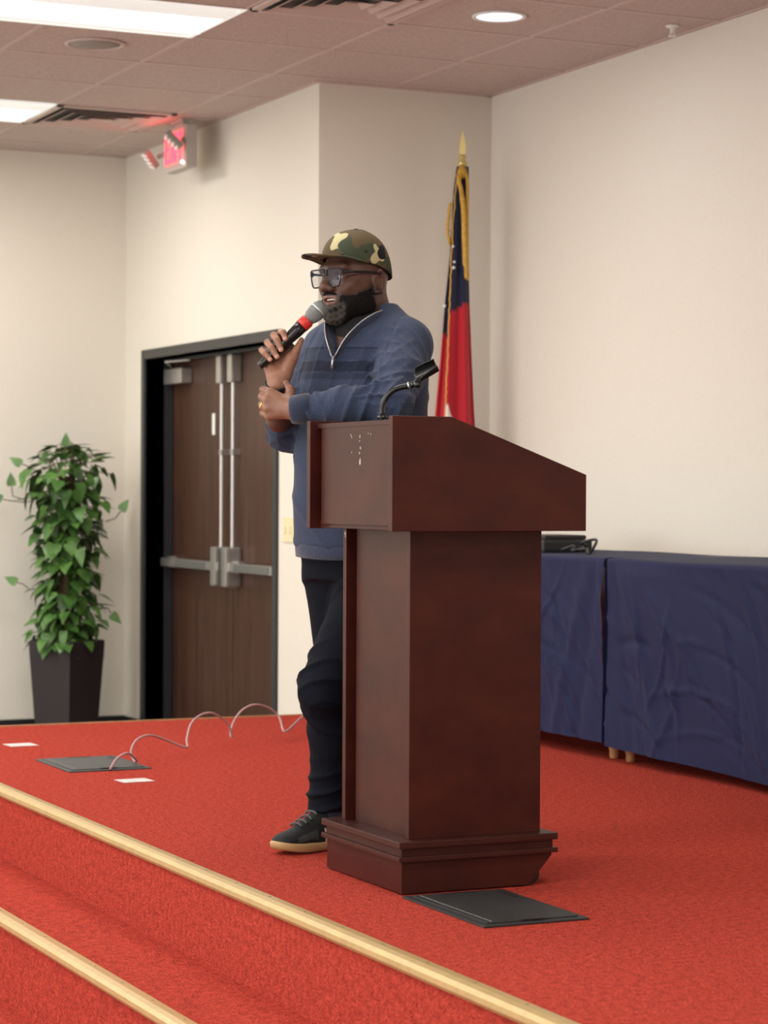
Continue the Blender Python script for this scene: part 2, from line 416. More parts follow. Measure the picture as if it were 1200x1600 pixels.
# letters read left to right for someone facing +u, so v runs from high to low
def LT(x): return .118-x
for e in ([(0, -.07), (0, .07)], [(0, .06), (.05, .06)], [(0, 0), (.04, 0)], [(0, -.06), (.05, -.06)],
          [(.07, -.07), (.12, .07)], [(.07, .07), (.12, -.07)], [(.145, -.07), (.145, .07)], [(.17, .06), (.235, .06)], [(.2025, .06), (.2025, -.07)]):
    bar2((LT(e[0][0]), e[0][1]), (LT(e[1][0]), e[1][1]))
lt.build('letters', redglow, ex)
for s, (dv, dz) in ((1, (.20, -.03)), (-1, (-.14, .02))):
    h = MB().tube([(-.02, s*.14, 0), (-.05, dv, dz+.01)], .012, 8)
    mt = Matrix.Translation((-.09, dv, dz)) @ Matrix.Rotation(-.75, 4, 'Y') @ Matrix.Rotation(s*.3, 4, 'X')
    h.box(-.02, .012, -.022, .022, -.05, .05, .008, mt); hd = h.build('lamp_head', mat('lamp_head_grey', (.30, .28, .25), .5), ex)
    for k in range(4):
        MB().box(-.028, -.018, -.02, .02, -.044+k*.024, -.030+k*.024, .003, mt).build('led', white_m, hd)
MB().ball((-.045, -.13, -.085), .008).build('indicator_lamp', mat('indicator', (1, .8, .8), .4, emit=(1, .75, .7), estr=6), ex)
l = bpy.data.lights.new('exit_glow', 'POINT'); l.energy = .5; l.color = (1, .08, .08); l.shadow_soft_size = .08
o = bpy.data.objects.new('exit_glow', l); COL.objects.link(o); o.location = (3.86, 10.95, 2.70)

# ------------------------------------------------------------------ lectern
LU0, LV0, LUw, LVw = 2.4332, 5.1016, .439, .474
lec = thing('lectern', 'dark mahogany wooden lectern with slanted top standing on the stage in front of the speaker', 'lectern', (LU0+LUw/2, LV0+LVw/2, 0))
ou, ov = LU0+LUw/2, LV0+LVw/2
def lbox(mb, u0, u1, v0, v1, z0, z1, bev=.002): return mb.box(u0-ou, u1-ou, v0-ov, v1-ov, z0, z1, bev)
# plinth: splayed skirt, two lips
a0, a1, b0, b1 = LU0, LU0+LUw, LV0, LV0+LVw
pb = MB()
def ring(e, z, bot=0): return [(a0+e-ou, b0+e-ov, z), (a1-e-ou, b0+e-ov, z), (a1-e-ou, b1-e-ov, z), (a0+e-ou, b1-e-ov, z)]
# the skirt is vertical in front and cut back at the wheel side
r1 = [(a0+.012-ou, b0+.012-ov, .004), (a1-.075-ou, b0+.012-ov, .004), (a1-.075-ou, b1-.012-ov, .004), (a0+.012-ou, b1-.012-ov, .004)]
r2 = ring(.012, .075); r2b = ring(.012, .082)
vr = [[pb.bm.verts.new(p) for p in r] for r in (r1, r2, r2b)]
for i in range(2):
    for k in range(4): pb.bm.faces.new((vr[i][k], vr[i][(k+1) % 4], vr[i+1][(k+1) % 4], vr[i+1][k]))
pb.bm.faces.new(vr[0][::-1]); pb.bm.faces.new(vr[2])
pl = pb.build('plinth', mahog, lec)
lbox(MB(), a0, a1, b0, b1, .082, .094, .002).build('lower_lip', mahog2, lec)
lbox(MB(), a0+.010, a1-.010, b0+.010, b1-.010, .094, .114, .001).build('plinth_band', mahog2, lec)
lbox(MB(), a0, a1, b0, b1, .114, .131, .003).build('upper_lip', mahog2, lec)
for vv in (b0+.05, b1-.05):
    MB().tube([(a1-.055-ou, vv-.012-ov, .024), (a1-.055-ou, vv+.012-ov, .024)], .023, 18).build('caster_wheel', black_m, lec)
# column: near and far side panels, recessed front and back panels
CU0, CV0, CUw, CVw, ZB, ZT, ZR = 2.4753, 5.1375, .365, .400, .885, 1.163, 1.025
lbox(MB(), CU0, CU0+CUw, CV0, CV0+.02, .131, ZB, .0015).build('column_side_panel', mahog, lec)
lbox(MB(), CU0, CU0+CUw, CV0+CVw-.02, CV0+CVw, .131, ZB, .0015).build('column_side_panel', mahog, lec)
lbox(MB(), CU0+.018, CU0+.034, CV0+.02, CV0+CVw-.045, .131, ZB, .001).build('column_front_panel', mahog, lec)
lbox(MB(), CU0+.05, CU0+.06, CV0+.02, CV0+CVw-.02, .131, ZB, .001).build('column_liner', black_m, lec)  # black sheet added in place of the shade in the column's gap
lbox(MB(), CU0+CUw-.05, CU0+CUw-.034, CV0+.02, CV0+CVw-.02, .131, ZB, .001).build('column_back_panel', mahog, lec)
# head box
BU0, BV0, BUw, BVw = 2.390, 5.062, .535, .520
def sidepanel(v0, v1):
    p = [(BU0-ou, ZB), (BU0+BUw-ou, ZB), (BU0+BUw-ou, ZR), (BU0+.165-ou, ZT-.002), (BU0+.155-ou, ZT), (BU0-ou, ZT)]
    o = MB().prism(p, v0-ov, v1-ov, 'y').build('head_side_panel', mahog, lec)
    md = o.modifiers.new('Bevel', 'BEVEL'); md.width = .0015; md.segments = 2; return o
sidepanel(BV0, BV0+.022); sidepanel(BV0+BVw-.022, BV0+BVw)
fp = lbox(MB(), BU0+.022, BU0+.040, BV0+.022, BV0+BVw-.045, ZB+.012, ZT-.018, .0015).build('head_front_panel', mahog, lec)
lbox(MB(), BU0+.045, BU0+.055, BV0+.022, BV0+BVw-.022, ZB+.002, ZT-.03, .0005).build('head_liner', black_m, lec)  # likewise a black sheet, stands for shade beside the head's front panel
lbox(MB(), BU0+.03, BU0+BUw-.02, BV0+.022, BV0+BVw-.022, ZB+.002, ZB+.020, .001).build('head_bottom', mahog, lec)
lbox(MB(), BU0+.020, BU0+.165, BV0+.022, BV0+BVw-.022, ZT-.020, ZT-.008, .001).build('head_top', mahog2, lec)
dk = MB().prism([(BU0+.16-ou, ZT-.022), (BU0+.16-ou, ZT-.036), (BU0+BUw-.02-ou, ZR-.045), (BU0+BUw-.02-ou, ZR-.030)], BV0+.022-ov, BV0+BVw-.022-ov, 'y').build('reading_desk', mahog, lec)
lbox(MB(), BU0+BUw-.022, BU0+BUw-.006, BV0+.022, BV0+BVw-.022, ZB+.06, ZR-.012, .001).build('paper_stop', mahog2, lec)
# scuffs where an emblem was
random.seed(4)
for (dv, dz, s) in [(0, 0, .006), (.002, -.012, .004), (-.003, -.03, .005), (.003, -.042, .004), (-.002, -.058, .006), (.0, -.066, .008), (.055, .004, .0045), (.05, -.001, .004), (-.05, .006, .003), (-.065, .004, .003), (.085, -.25, .004), (.086, -.243, .005), (.05, -.04, .003)]:
    pts = []
    n = 7
    for k in range(n):
        a = 2*math.pi*k/n; r_ = s*random.uniform(.35, 1)
        pts.append((BV0+.235+dv+r_*math.cos(a)*.8-ov, ZT-.045+dz+r_*math.sin(a)))
    MB().prism(pts, BU0+.0214-ou, BU0+.0221-ou, 'x').build('scuff_mark', scuff_m, lec)

# gooseneck microphone clip on the lectern top
def W3(px, py, D): return tuple(at(px, py, D))
GD = 5.96
gn = thing('microphone_stand', 'black gooseneck with empty microphone clip rising from the lectern top', 'microphone stand', W3(597, 655, GD))
g0 = np.array(gn.location)
def G(px, py, D=GD): return tuple(at(px, py, D)-g0)
MB().lathe([(.014, .002), (.014, .006), (.010, .010), (.009, .016)], 20).build('base_flange', rubb, gn, True)
MB().tube(spline([G(597, 657), G(597, 640), G(600, 627), G(608, 615), G(620, 607), G(637, 603)], 6), .0075, 12).build('gooseneck', rubb, gn, True)
MB().tube([G(637, 603), G(640, 602.3)], .0095, 14).build('collar', steel, gn, True)
MB().tube([G(640, 602.3), G(655, 598)], .0085, 14).tube([G(652, 601, GD-.02), G(652, 601, GD+.02)], .009, 14).build('swivel_joint', rubb, gn, True)
# clip: an open trough, two raised jaws, opening to the upper left
cax = np.array(at(680, 575, GD+.0))-np.array(at(645, 592, GD)); cax /= np.linalg.norm(cax)
side = R_*0+F*np.array([1, 1, 0]); side = side/np.linalg.norm(side)
upc = np.cross(side, cax); upc = -upc/np.linalg.norm(upc) if np.cross(side, cax)[2] < 0 else np.cross(side, cax)/np.linalg.norm(np.cross(side, cax))
tilt = math.radians(48); opn = upc*math.cos(tilt)-side*math.sin(tilt); sd2 = np.cross(cax, opn)
c0 = np.array(G(651, 588)); verts = []; faces = []
nl, na = 16, 30
for i in range(nl):
    t = i/(nl-1)
    for j in range(na):
        w_ = 2*j/(na-1)-1; half = math.radians(104+28*t); a = w_*half        # 0 is the back of the trough
        rr = .0205-.0045*t
        s2 = -.008+.066*t+(.016*abs(w_)**1.6)*(1-t)
        verts.append(c0+cax*s2-opn*(rr*math.cos(a)-.006)+sd2*(rr*math.sin(a)))
for i in range(nl-1):
    for j in range(na-1):
        faces.append((i*na+j, i*na+j+1, (i+1)*na+j+1, (i+1)*na+j))
solidify(link('clip', mesh_from(verts, faces), rubb, gn, True), .003)

# ------------------------------------------------------------------ floor boxes, cord, tapes
def floorbox(u0, u1, v0, v1, m, label):
    t = thing('floor_box', label, 'floor box', ((u0+u1)/2, (v0+v1)/2, 0), 0, 'hinged floor box lids')
    a, b = (u1-u0)/2, (v1-v0)/2
    MB().box(-a, a, -b, b, .0, .005, .003).build('frame', m, t)
    MB().box(-a+.018, a-.018, -b+.022, b-.022, .0045, .0085, .002).build('lid', m, t)
    for x0, x1, y0, y1 in ((-.03, .03, -b+.018, -b+.034), (a-.045, a-.03, b-.14, b-.06), (-.04, .04, b-.04, b-.028)): MB().box(x0, x1, y0, y1, .008, .0097).build('cable_notch', black_m, t)
    MB().tube([(-a+.035, -b+.03, .008), (-a+.035, b-.03, .008)], .0012, 6).build('hinge_line', grey_m, t)
floorbox(2.432, 2.705, 4.655, 5.085, fbox_m, 'black rubbery floor box lid in the carpet beside the lectern base')
floorbox(2.45, 2.752, 7.80, 8.21, fbox2_m, 'dark grey floor box lid far left on the stage with a cord coming out')
# the springy cord: loops standing off the carpet
cg = [(172, 1202, 8.17), (183, 1185, 8.19), (200, 1177, 8.24), (213, 1188, 8.33), (209, 1188, 8.36), (205, 1172, 8.37), (215, 1155, 8.41), (236, 1149, 8.48), (264, 1158, 8.6), (291, 1168, 8.66),
      (292, 1155, 8.70), (298, 1132, 8.75), (312, 1118, 8.80), (330, 1114, 8.86), (346, 1122, 8.92), (358, 1135, 8.98), (362, 1152, 9.0), (360, 1146, 9.01), (365, 1128, 9.05), (378, 1110, 9.1), (398, 1101, 9.15), (420, 1106, 9.22), (436, 1120, 9.26), (443, 1142, 9.14), (452, 1139, 9.2), (470, 1122, 9.38), (492, 1106, 9.6), (510, 1101, 9.7)]
co = np.array(at(172, 1202, 8.17)); co[2] = 0
cord = MB().tube([p-co for p in spline([at(*q) for q in cg], 5)], .0042, 8).build('cord', cable_m, None, True); cord.location = co
tag(cord, 'pinkish grey springy cord looping over the carpet out of the far floor box', 'cord')
for (u, v, su, sv, lab) in ((2.545, 8.72, .11, .10, 'small white tape label on the carpet, farther from the camera than the grey floor box'), (2.585, 7.50, .11, .09, 'small white tape label on the carpet, just in front of the grey floor box')):
    o = MB().box(-su/2, su/2, -sv/2, sv/2, 0.001, .0025).build('tape_label', paper_m); o.location = (u, v, 0); o.rotation_euler = (0, 0, .06)
    tag(o, lab, 'tape label')

# ------------------------------------------------------------------ tables under cloths
TH, TU0, TU1 = .742, 4.36, 4.99
def table(v0, v1, label):
    t = thing('table', label, 'table', ((TU0+TU1)/2, (v0+v1)/2, 0), 0, 'tables along the right wall')
    hw, hl = (TU1-TU0)/2-.03, (v1-v0)/2-.004
    MB().box(-hw, hw, -hl, hl, TH-.035, TH-.008, .004).build('tabletop', wood_m, t)
    for e_ in (-hl+.05, hl-.07): MB().box(-hw+.04, hw-.04, e_, e_+.02, TH-.10, TH-.035).build('apron', wood_m, t)
    for su in (-1, 1):
        for sv in (-1, 1):
            MB().lathe([(.017, 0), (.019, .008), (.020, .03), (.027, .05), (.028, .062), (.022, .072), (.024, .3), (.025, TH-.035)], 16, (su*(hw-.045), sv*(hl-.04), 0)).build('leg', wood_m, t, True)
table(5.56, 7.382, 'cloth covered table at the right edge, only a turned wooden foot showing')
table(7.412, 8.95, 'cloth covered table partly behind the lectern, only a turned wooden foot showing')
def cloth(name, v0, v1, seed, label, hem, hem1):
    rng = np.random.RandomState(seed)
    dz, dv = .0125, .0125
    drop = np.arange(0, TH-hem, dz); top = np.arange(0, TU1-TU0, .03)
    nv = int((v1-v0)/dv)+1; V = np.linspace(v0, v1, nv)
    nT = len(top); nD = len(drop)
    # creases on the hanging front
    X, Z = np.meshgrid(V, drop, indexing='ij'); H = np.zeros_like(X)
    for k in range(95):
        cx, cz = rng.uniform(v0, v1), rng.uniform(.05, TH-.05)
        ang = rng.normal(2.35, .38) if rng.rand() < .8 else rng.uniform(0, math.pi)
        ln = rng.uniform(.06, .30); wd = rng.uniform(.006, .016); A = rng.uniform(.004, .011)*rng.choice([-1, 1], p=[.3, .7])
        dx, dz_ = math.cos(ang), math.sin(ang)
        s = (X-cx)*dx+(Z-cz)*dz_; q = -(X-cx)*dz_+(Z-cz)*dx + .15*s*s/ln
        H += A*np.exp(-(q/wd)**2)*np.exp(-(s/ln)**4)
    for k in range(7):
        H += .0035*np.sin((X*rng.uniform(2, 9)+Z*rng.uniform(3, 9))+rng.uniform(0, 6))
    for e, sg in ((v0, 1), (v1, -1)):         # pulled folds falling from each corner
        s = np.abs(X-e)
        H += .010*np.exp(-((s-.12-.35*Z)/.035)**2)*np.clip(Z*4, 0, 1) - .006*np.exp(-((s-.05-.2*Z)/.03)**2)
    H *= np.clip(Z/.05, 0, 1)
    verts = []
    for i in range(nv):
        for j in range(nT-1, -1, -1):
            verts.append((TU0+top[j]+(.006 if j == 0 else 0), V[i], TH+.002+.0015*math.sin(7*V[i]+3*top[j]) - (.004 if j == 0 else 0)))
        for j in range(nD):
            fr = drop[j]/(TH-hem)
            hm = hem+(hem1-hem)*(i/(nv-1))
            z = TH-.006 - fr*(TH-hm-.006)
            verts.append((TU0-.004-H[i, j]-.010*fr, V[i], z))
    nr = nT+nD; faces = []
    for i in range(nv-1):
        for j in range(nr-1): faces.append((i*nr+j, i*nr+j+1, (i+1)*nr+j+1, (i+1)*nr+j))
    # end drops
    for i, v, s in ((0, v0, -1), (nv-1, v1, 1)):
        base = len(verts); nd = 20
        for j in range(nT):                    # along the end, from wall to front
            u = TU0+top[nT-1-j]
            for k in range(nd+1):
                fr = k/nd
                he = (hem if s < 0 else hem1)+.012; verts.append((u-.012*fr*(j == nT-1), v+s*(.004*fr*(1+math.sin(u*25+fr*2))*.5)*(1), TH-.002-fr*(TH-he-.002)))
        for j in range(nT-1):
            for k in range(nd): faces.append((base+j*(nd+1)+k, base+(j+1)*(nd+1)+k, base+(j+1)*(nd+1)+k+1, base+j*(nd+1)+k+1))
    o = link('tablecloth', mesh_from(verts, faces), cloth_m, None, True)
    o['group'] = 'navy tablecloths'
    return tag(o, label, 'tablecloth', 'navy tablecloths')
cloth('a', 5.50, 7.385, 3, 'creased navy blue tablecloth on the table at the right edge of the photo', .012, .052)
cloth('b', 7.405, 8.97, 8, 'creased navy blue tablecloth on the table partly behind the lectern', .055, .06)
# black case and its cable on the far table
bagp = np.array((4.56, 8.19, TH+.003))
bg = thing('equipment_case', 'low black equipment case lying on the far blue tablecloth behind the lectern', 'case', tuple(bagp))
MB().box(-.11, .11, -.16, .10, 0, .05, .012).build('body', black_m, bg)
MB().box(-.095, .095, -.14, .085, .05, .068, .010).build('lid', pot_m, bg)
cb = [(4.50, 7.82, .012), (4.52, 7.76, .030), (4.50, 7.73, .012), (4.54, 7.70, .03), (4.50, 7.66, .045), (4.52, 7.60, .058), (4.50, 7.55, .05), (4.47, 7.52, .028), (4.48, 7.56, .008), (4.5, 7.62, .010), (4.53, 7.68, .02), (4.51, 7.74, .01)]
cc = MB().tube([Vector(p)-Vector((4.5, 7.7, 0)) for p in spline(cb, 6)], .0055, 8, flat=1.0).build('cable', black_m, None, True); cc.location = (4.5, 7.86, TH+.002)
tag(cc, 'small tangled black cable lying on the blue tablecloth beside the black case', 'cable')

# ------------------------------------------------------------------ flag
FU, FV = 4.752, 9.345
fl = thing('flag', 'draped blue and red flag with gold fringe on a gilded pole in the stage corner', 'flag', (FU, FV, 0))
MB().lathe([(.14, 0), (.14, .02), (.12, .035), (.04, .05), (.03, .10), (.018, .11), (.016, .13)], 32).build('base', goldmet, fl, True)
MB().tube([(0, 0, .05), (0, 0, 2.38)], .0125, 12).build('pole', mat('flag_pole_wood', (.5, .36, .14), .4), fl, True)
MB().lathe([(.014, 2.36), (.016, 2.38), (.016, 2.44), (.022, 2.445), (.022, 2.455), (.012, 2.465), (.018, 2.48), (.010, 2.49)], 20).build('ferrule', goldmet, fl, True)
sp_ = MB(); pr = [(0, 2.60), (.012, 2.54), (.015, 2.51), (.010, 2.488), (-.010, 2.488), (-.015, 2.51), (-.012, 2.54)]
c_, s_ = math.cos(-YAW), math.sin(-YAW)
sp_.prism(pr, -.005, .005, 'y')
for v in sp_.bm.verts: v.co = Matrix.Rotation(-YAW, 4, 'Z') @ v.co
sp_.build('spearhead', goldmet, fl)
# drape: gathered at the pole, opening downwards
RX = np.array([math.cos(YAW), -math.sin(YAW)]); RY = np.array([math.sin(YAW), math.cos(YAW)])
sc_ = 9.46*1.0/3655*1.0
FDp = FU*F[0]+FV*F[1]
def fz(py): return CAMZ+(769.5-py)/3655*FDp
def fx(px, py): return (px-600)/3655*FDp - (FU*R_[0]+FV*R_[1]) - .0028*0
ls = [(262, 711, 729), (300, 706, 729), (400, 701, 729), (470, 694, 731), (560, 687, 735), (640, 680, 739), (700, 675, 743), (800, 670, 748), (900, 668, 750)]
rows = 110; cols = 64; verts = []; colr = []
ys_ = np.linspace(262, 900, rows)
BLUE, RED, WHT, GLD = (.010, .014, .040), (.42, .014, .026), (.78, .72, .68), (.62, .36, .05)
for i, y in enumerate(ys_):
    xl = np.interp(y, [a[0] for a in ls], [a[1] for a in ls]); xr = np.interp(y, [a[0] for a in ls], [a[2] for a in ls])
    tt = (y-262)/(900-262)
    for j in range(cols):
        s = j/(cols-1)
        x = xl+(xr-xl)*(.5-.5*math.cos(math.pi*s))*1.0
        X = fx(x, y); dep = -(.018+.05*tt)*math.sin(math.pi*s) + (.004+.022*tt)*math.cos(2*math.pi*(3.2*s+.25))*(1-.3*s)
        dep -= .008
        verts.append((X*RX[0]+dep*RY[0], X*RX[1]+dep*RY[1], fz(y)))
        px = x; c = BLUE
        split = np.interp(px, [688, 699, 700, 716, 730], [548, 530, 492, 480, 470]) if y > 0 else 0
        c = RED if y > (np.interp(px, [684, 698.5], [515, 528]) if px < 699 else np.interp(px, [699, 729], [492, 473])) else BLUE
        if 694 < px < 694+ (y-625)*.28+2 and y > 632: c = WHT
        colr.append(c)
faces = [(i*cols+j, i*cols+j+1, (i+1)*cols+j+1, (i+1)*cols+j) for i in range(rows-1) for j in range(cols-1)]
me = mesh_from(verts, faces)
ca = me.color_attributes.new('Col', 'FLOAT_COLOR', 'POINT')
ca.data.foreach_set('color', np.array([c+(1,) for c in colr], dtype=np.float32).ravel())
fc = link('cloth', me, flag_m, fl, True); solidify(fc, .003)
def FP(px, y, dep): X = fx(px, y); return (X*RX[0]+dep*RY[0], X*RX[1]+dep*RY[1], fz(y))
fr = MB(); rr = spline([FP(712, 268, -.04), FP(707, 320, -.045), FP(703, 400, -.05), FP(700, 470, -.06), FP(697, 560, -.075), FP(694, 640, -.085), FP(690, 760, -.095), FP(687, 890, -.10)], 14)
rnd = random.Random(2)
fr.tube([np.array(p)+np.array([rnd.uniform(-.003, .003), 0, 0]) for p in rr], .0045, 6, flat=.5)
fr.tube([np.array(p)+np.array([-.012+rnd.uniform(-.004, .004), 0, 0]) for p in spline([FP(705, 320, -.03), FP(702, 345, -.035), FP(701, 360, -.035), FP(704, 385, -.03)], 8)], .007, 6)
fr.build('fringe', gold_m, fl)
MB().tube(spline([FP(719, 262, -.035), FP(714, 285, -.055), FP(717, 300, -.06), FP(721, 330, -.062), FP(723, 380, -.064), FP(725, 420, -.064), FP(726, 438, -.06)], 8), [.010]*20+[.012]*10+[.013]*10+[.008]*9, 8).tube(spline([FP(722, 264, -.03), FP(727, 285, -.04), FP(727, 320, -.05), FP(727, 380, -.054), FP(728, 440, -.05)], 8), .007, 8).ball(FP(719, 272, -.03), .022, (1, 1, 1.3)).build('tassel_cord', gold_m, fl, True)
def star(px, y, r_, dep):
    stf = MB()
    c = FP(px, y, dep); pts = []
    for k in range(10):
        a = math.pi/2+k*math.pi/5; q = r_ if k % 2 == 0 else r_*.42
        pts.append((q*math.cos(a), q*math.sin(a)))
    a = [stf.bm.verts.new((c[0]+p[0]*RX[0], c[1]+p[0]*RX[1], c[2]+p[1])) for p in pts]; stf.bm.faces.new(a)
    solidify(stf.build('star', white_m, fl), .001)
for q in [(705, 388, .008, -.058), (707, 412, .008, -.06), (706, 421, .010, -.062), (692, 480, .010, -.05)]: star(*q)

# ------------------------------------------------------------------ potted plant
PU, PV = 3.70, 11.83
pt = thing('potted_plant', 'tall leafy green climbing plant in a tapered dark square planter', 'potted plant', (PU, PV, ZF))
pot = MB(); rot = Matrix.Rotation(-YAW+math.radians(57), 4, 'Z')
rings = []
for (h, z) in ((.105, 0), (.108, .01), (.141, .60), (.141, .64), (.130, .64), (.126, .58)):
    rings.append([pot.bm.verts.new(rot @ Vector((sx*h, sy*h, z))) for sx, sy in ((-1, -1), (1, -1), (1, 1), (-1, 1))])
for i in range(5):
    for k in range(4): pot.bm.faces.new((rings[i][k], rings[i][(k+1) % 4], rings[i+1][(k+1) % 4], rings[i+1][k]))
pot.bm.faces.new(rings[0][::-1])
po = pot.build('planter', pot_m, pt); md = po.modifiers.new('Bevel', 'BEVEL'); md.width = .006; md.segments = 2
MB().box(-.124, .124, -.124, .124, .585, .60, 0, rot).build('soil', soil_m, pt)
MB().tube([(0, 0, .60), (0, 0, 1.50)], .035, 12).build('climbing_pole', stem_m, pt, True)
rnd = random.Random(11); lv = MB(); stm = MB()
def leaf(c, out, up, L, Wd, cup):
    c = Vector(c); out = Vector(out).normalized(); up = Vector(up); up = (up-out*up.dot(out)).normalized(); sd = out.cross(up)
    prof = [(0, .0), (-.10, .30), (.0, .47), (.18, .52), (.42, .42), (.68, .24), (.88, .09), (1.0, 0)]
    mid = [lv.bm.verts.new(c+out*(t*L)-up*(cup*t*t*L)) for t in (0, 0, .05, .2, .42, .68, .88, 1.0)]
    for s in (-1, 1):
        ed = [lv.bm.verts.new(c+out*(t*L)+sd*(s*w_*Wd)+up*(.12*w_*Wd-cup*t*t*L)) for t, w_ in prof]
        for i in range(1, 7):
            a, b, c2, d = mid[i], mid[i+1], ed[i+1], ed[i]
            try: lv.bm.faces.new((a, b, c2, d) if s > 0 else (d, c2, b, a))
            except ValueError: pass
for k in range(640):
    z = rnd.uniform(.60, 1.66); tz = (z-.6)/1.06
    a = rnd.uniform(0, 2*math.pi)
    rmax = .20*(1.05 - .28*math.sin(math.pi*min(1, tz*1.2))*.6) + (.05 if .72 < tz < .92 else 0) - (.12*max(0, tz-.93)/.07)
    r0 = rmax*rnd.uniform(.25, 1.0)
    base = Vector((math.cos(a)*r0*.95, math.sin(a)*r0*.95, z))
    out = Vector((math.cos(a), math.sin(a), rnd.uniform(-2.0, .05)))
    if tz > .9: out.z = rnd.uniform(-.6, .5)
    leaf(base, out+Vector((rnd.uniform(-.4, .4), rnd.uniform(-.4, .4), 0)), (rnd.uniform(-.3, .3), rnd.uniform(-.3, .3), 1), rnd.uniform(.055, .105), rnd.uniform(.05, .085), rnd.uniform(.05, .35))
    if k % 3 == 0:
        m_ = Vector((math.cos(a)*r0*.5, math.sin(a)*r0*.5, z+.02))
        stm.tube([(math.cos(a)*.03, math.sin(a)*.03, z-.08), m_, base], .0028, 5)
# a few long runners as in the photo
def pw(px, py, dd=0.0):
    D = PU*F[0]+PV*F[1]+dd; p = at(px, py, D); return Vector((p[0]-PU, p[1]-PV, p[2]-ZF))
for q in ([(165, 815), (180, 810), (190, 797)], [(40, 785), (20, 783), (2, 780)], [(35, 780), (20, 775), (18, 758)], [(150, 950), (168, 950), (175, 960)], [(105, 720), (103, 705), (103, 696)], [(55, 735), (40, 727), (32, 725)], [(45, 920), (35, 912), (25, 910)]):
    pts = [pw(*p) for p in q]; stm.tube(pts, .003, 5)
    d = pts[-1]-pts[-2]
    leaf(pts[-1], d+Vector((0, 0, .01)), Vector((-F[0], -F[1], .4)), .07, .05, .1)
stm.build('stems', stem_m, pt); lf = lv.build('foliage', leaf_m, pt, True)

# ------------------------------------------------------------------ implicit-surface modelling for the figure
class Field:
    def __init__(s, xs, ys, zs):
        s.xs, s.ys, s.zs = [np.asarray(a, np.float32) for a in (xs, ys, zs)]
        s.v = np.full((len(xs), len(ys), len(zs)), .5, np.float32)
    def sub(s, lo, hi, mg):
        r = []
        for a, l, h in zip((s.xs, s.ys, s.zs), lo, hi):
            i0 = max(0, int(np.searchsorted(a, l-mg))-3); i1 = min(len(a), int(np.searchsorted(a, h+mg))+3)
            r.append(slice(i0, i1))
        return tuple(r)
    def op(s, fn, lo, hi, k=.01, mode='add'):
        sl = s.sub(lo, hi, k+.012)
        X, Y, Z = s.xs[sl[0]][:, None, None], s.ys[sl[1]][None, :, None], s.zs[sl[2]][None, None, :]
        d = np.broadcast_to(fn(X, Y, Z), s.v[sl].shape).astype(np.float32)
        v = s.v[sl]
        if mode == 'add':
            h = np.clip(.5+.5*(v-d)/k, 0, 1); s.v[sl] = v*(1-h)+d*h-k*h*(1-h)
        else:
            d = -d; h = np.clip(.5-.5*(v-d)/k, 0, 1); s.v[sl] = v*(1-h)+d*h+k*h*(1-h)
    def mesh(s):
        v = s.v; sg = v < 0
        c = np.zeros(tuple(n-1 for n in v.shape), np.uint8)
        for a in (0, 1):
            for b in (0, 1):
                for d in (0, 1): c += sg[a:a+c.shape[0], b:b+c.shape[1], d:d+c.shape[2]]
        act = np.argwhere((c > 0) & (c < 8)); idx = np.full(c.shape, -1, np.int32); idx[tuple(act.T)] = np.arange(len(act))
        P = np.zeros((len(act), 3)); n = np.zeros(len(act)); g = (s.xs, s.ys, s.zs)
        cor = [(a, b, d) for a in (0, 1) for b in (0, 1) for d in (0, 1)]
        for A in cor:
            for B in cor:
                if sum(abs(x-y) for x, y in zip(A, B)) != 1 or A > B: continue
                i, j = act+A, act+B; va, vb = v[tuple(i.T)], v[tuple(j.T)]; m = (va < 0) != (vb < 0)
                t = np.where(m, va/np.where(m, va-vb, 1), 0)
                for k in range(3): P[:, k] += np.where(m, g[k][i[:, k]]*(1-t)+g[k][j[:, k]]*t, 0)
                n += m
        P /= n[:, None]; faces = []
        for ax in range(3):
            sa = [slice(None)]*3; sb = [slice(None)]*3; sa[ax] = slice(0, -1); sb[ax] = slice(1, None)
            A, B = sg[tuple(sa)], sg[tuple(sb)]
            e = np.argwhere(A != B); o1, o2 = [k for k in range(3) if k != ax]
            ok = (e[:, o1] > 0) & (e[:, o2] > 0) & (e[:, o1] < v.shape[o1]-1) & (e[:, o2] < v.shape[o2]-1); e = e[ok]
            fl = A[tuple(e.T)]
            q = []
            for d1, d2 in ((0, 0), (1, 0), (1, 1), (0, 1)):
                i = e.copy(); i[:, o1] -= d1; i[:, o2] -= d2; q.append(idx[tuple(i.T)])
            q = np.stack(q, 1)
            if ax == 1: fl = ~fl
            q[fl] = q[fl][:, ::-1]
            faces.append(q)
        return P, np.concatenate(faces)
def cap(a, b, r0, r1):
    a, b = np.array(a, float), np.array(b, float); ba = b-a; L2 = ba@ba
    def fn(X, Y, Z):
        t = np.clip(((X-a[0])*ba[0]+(Y-a[1])*ba[1]+(Z-a[2])*ba[2])/L2, 0, 1)
        return np.sqrt((X-a[0]-t*ba[0])**2+(Y-a[1]-t*ba[1])**2+(Z-a[2]-t*ba[2])**2)-(r0+(r1-r0)*t)
    rm = max(r0, r1)
    return fn, np.minimum(a, b)-rm, np.maximum(a, b)+rm
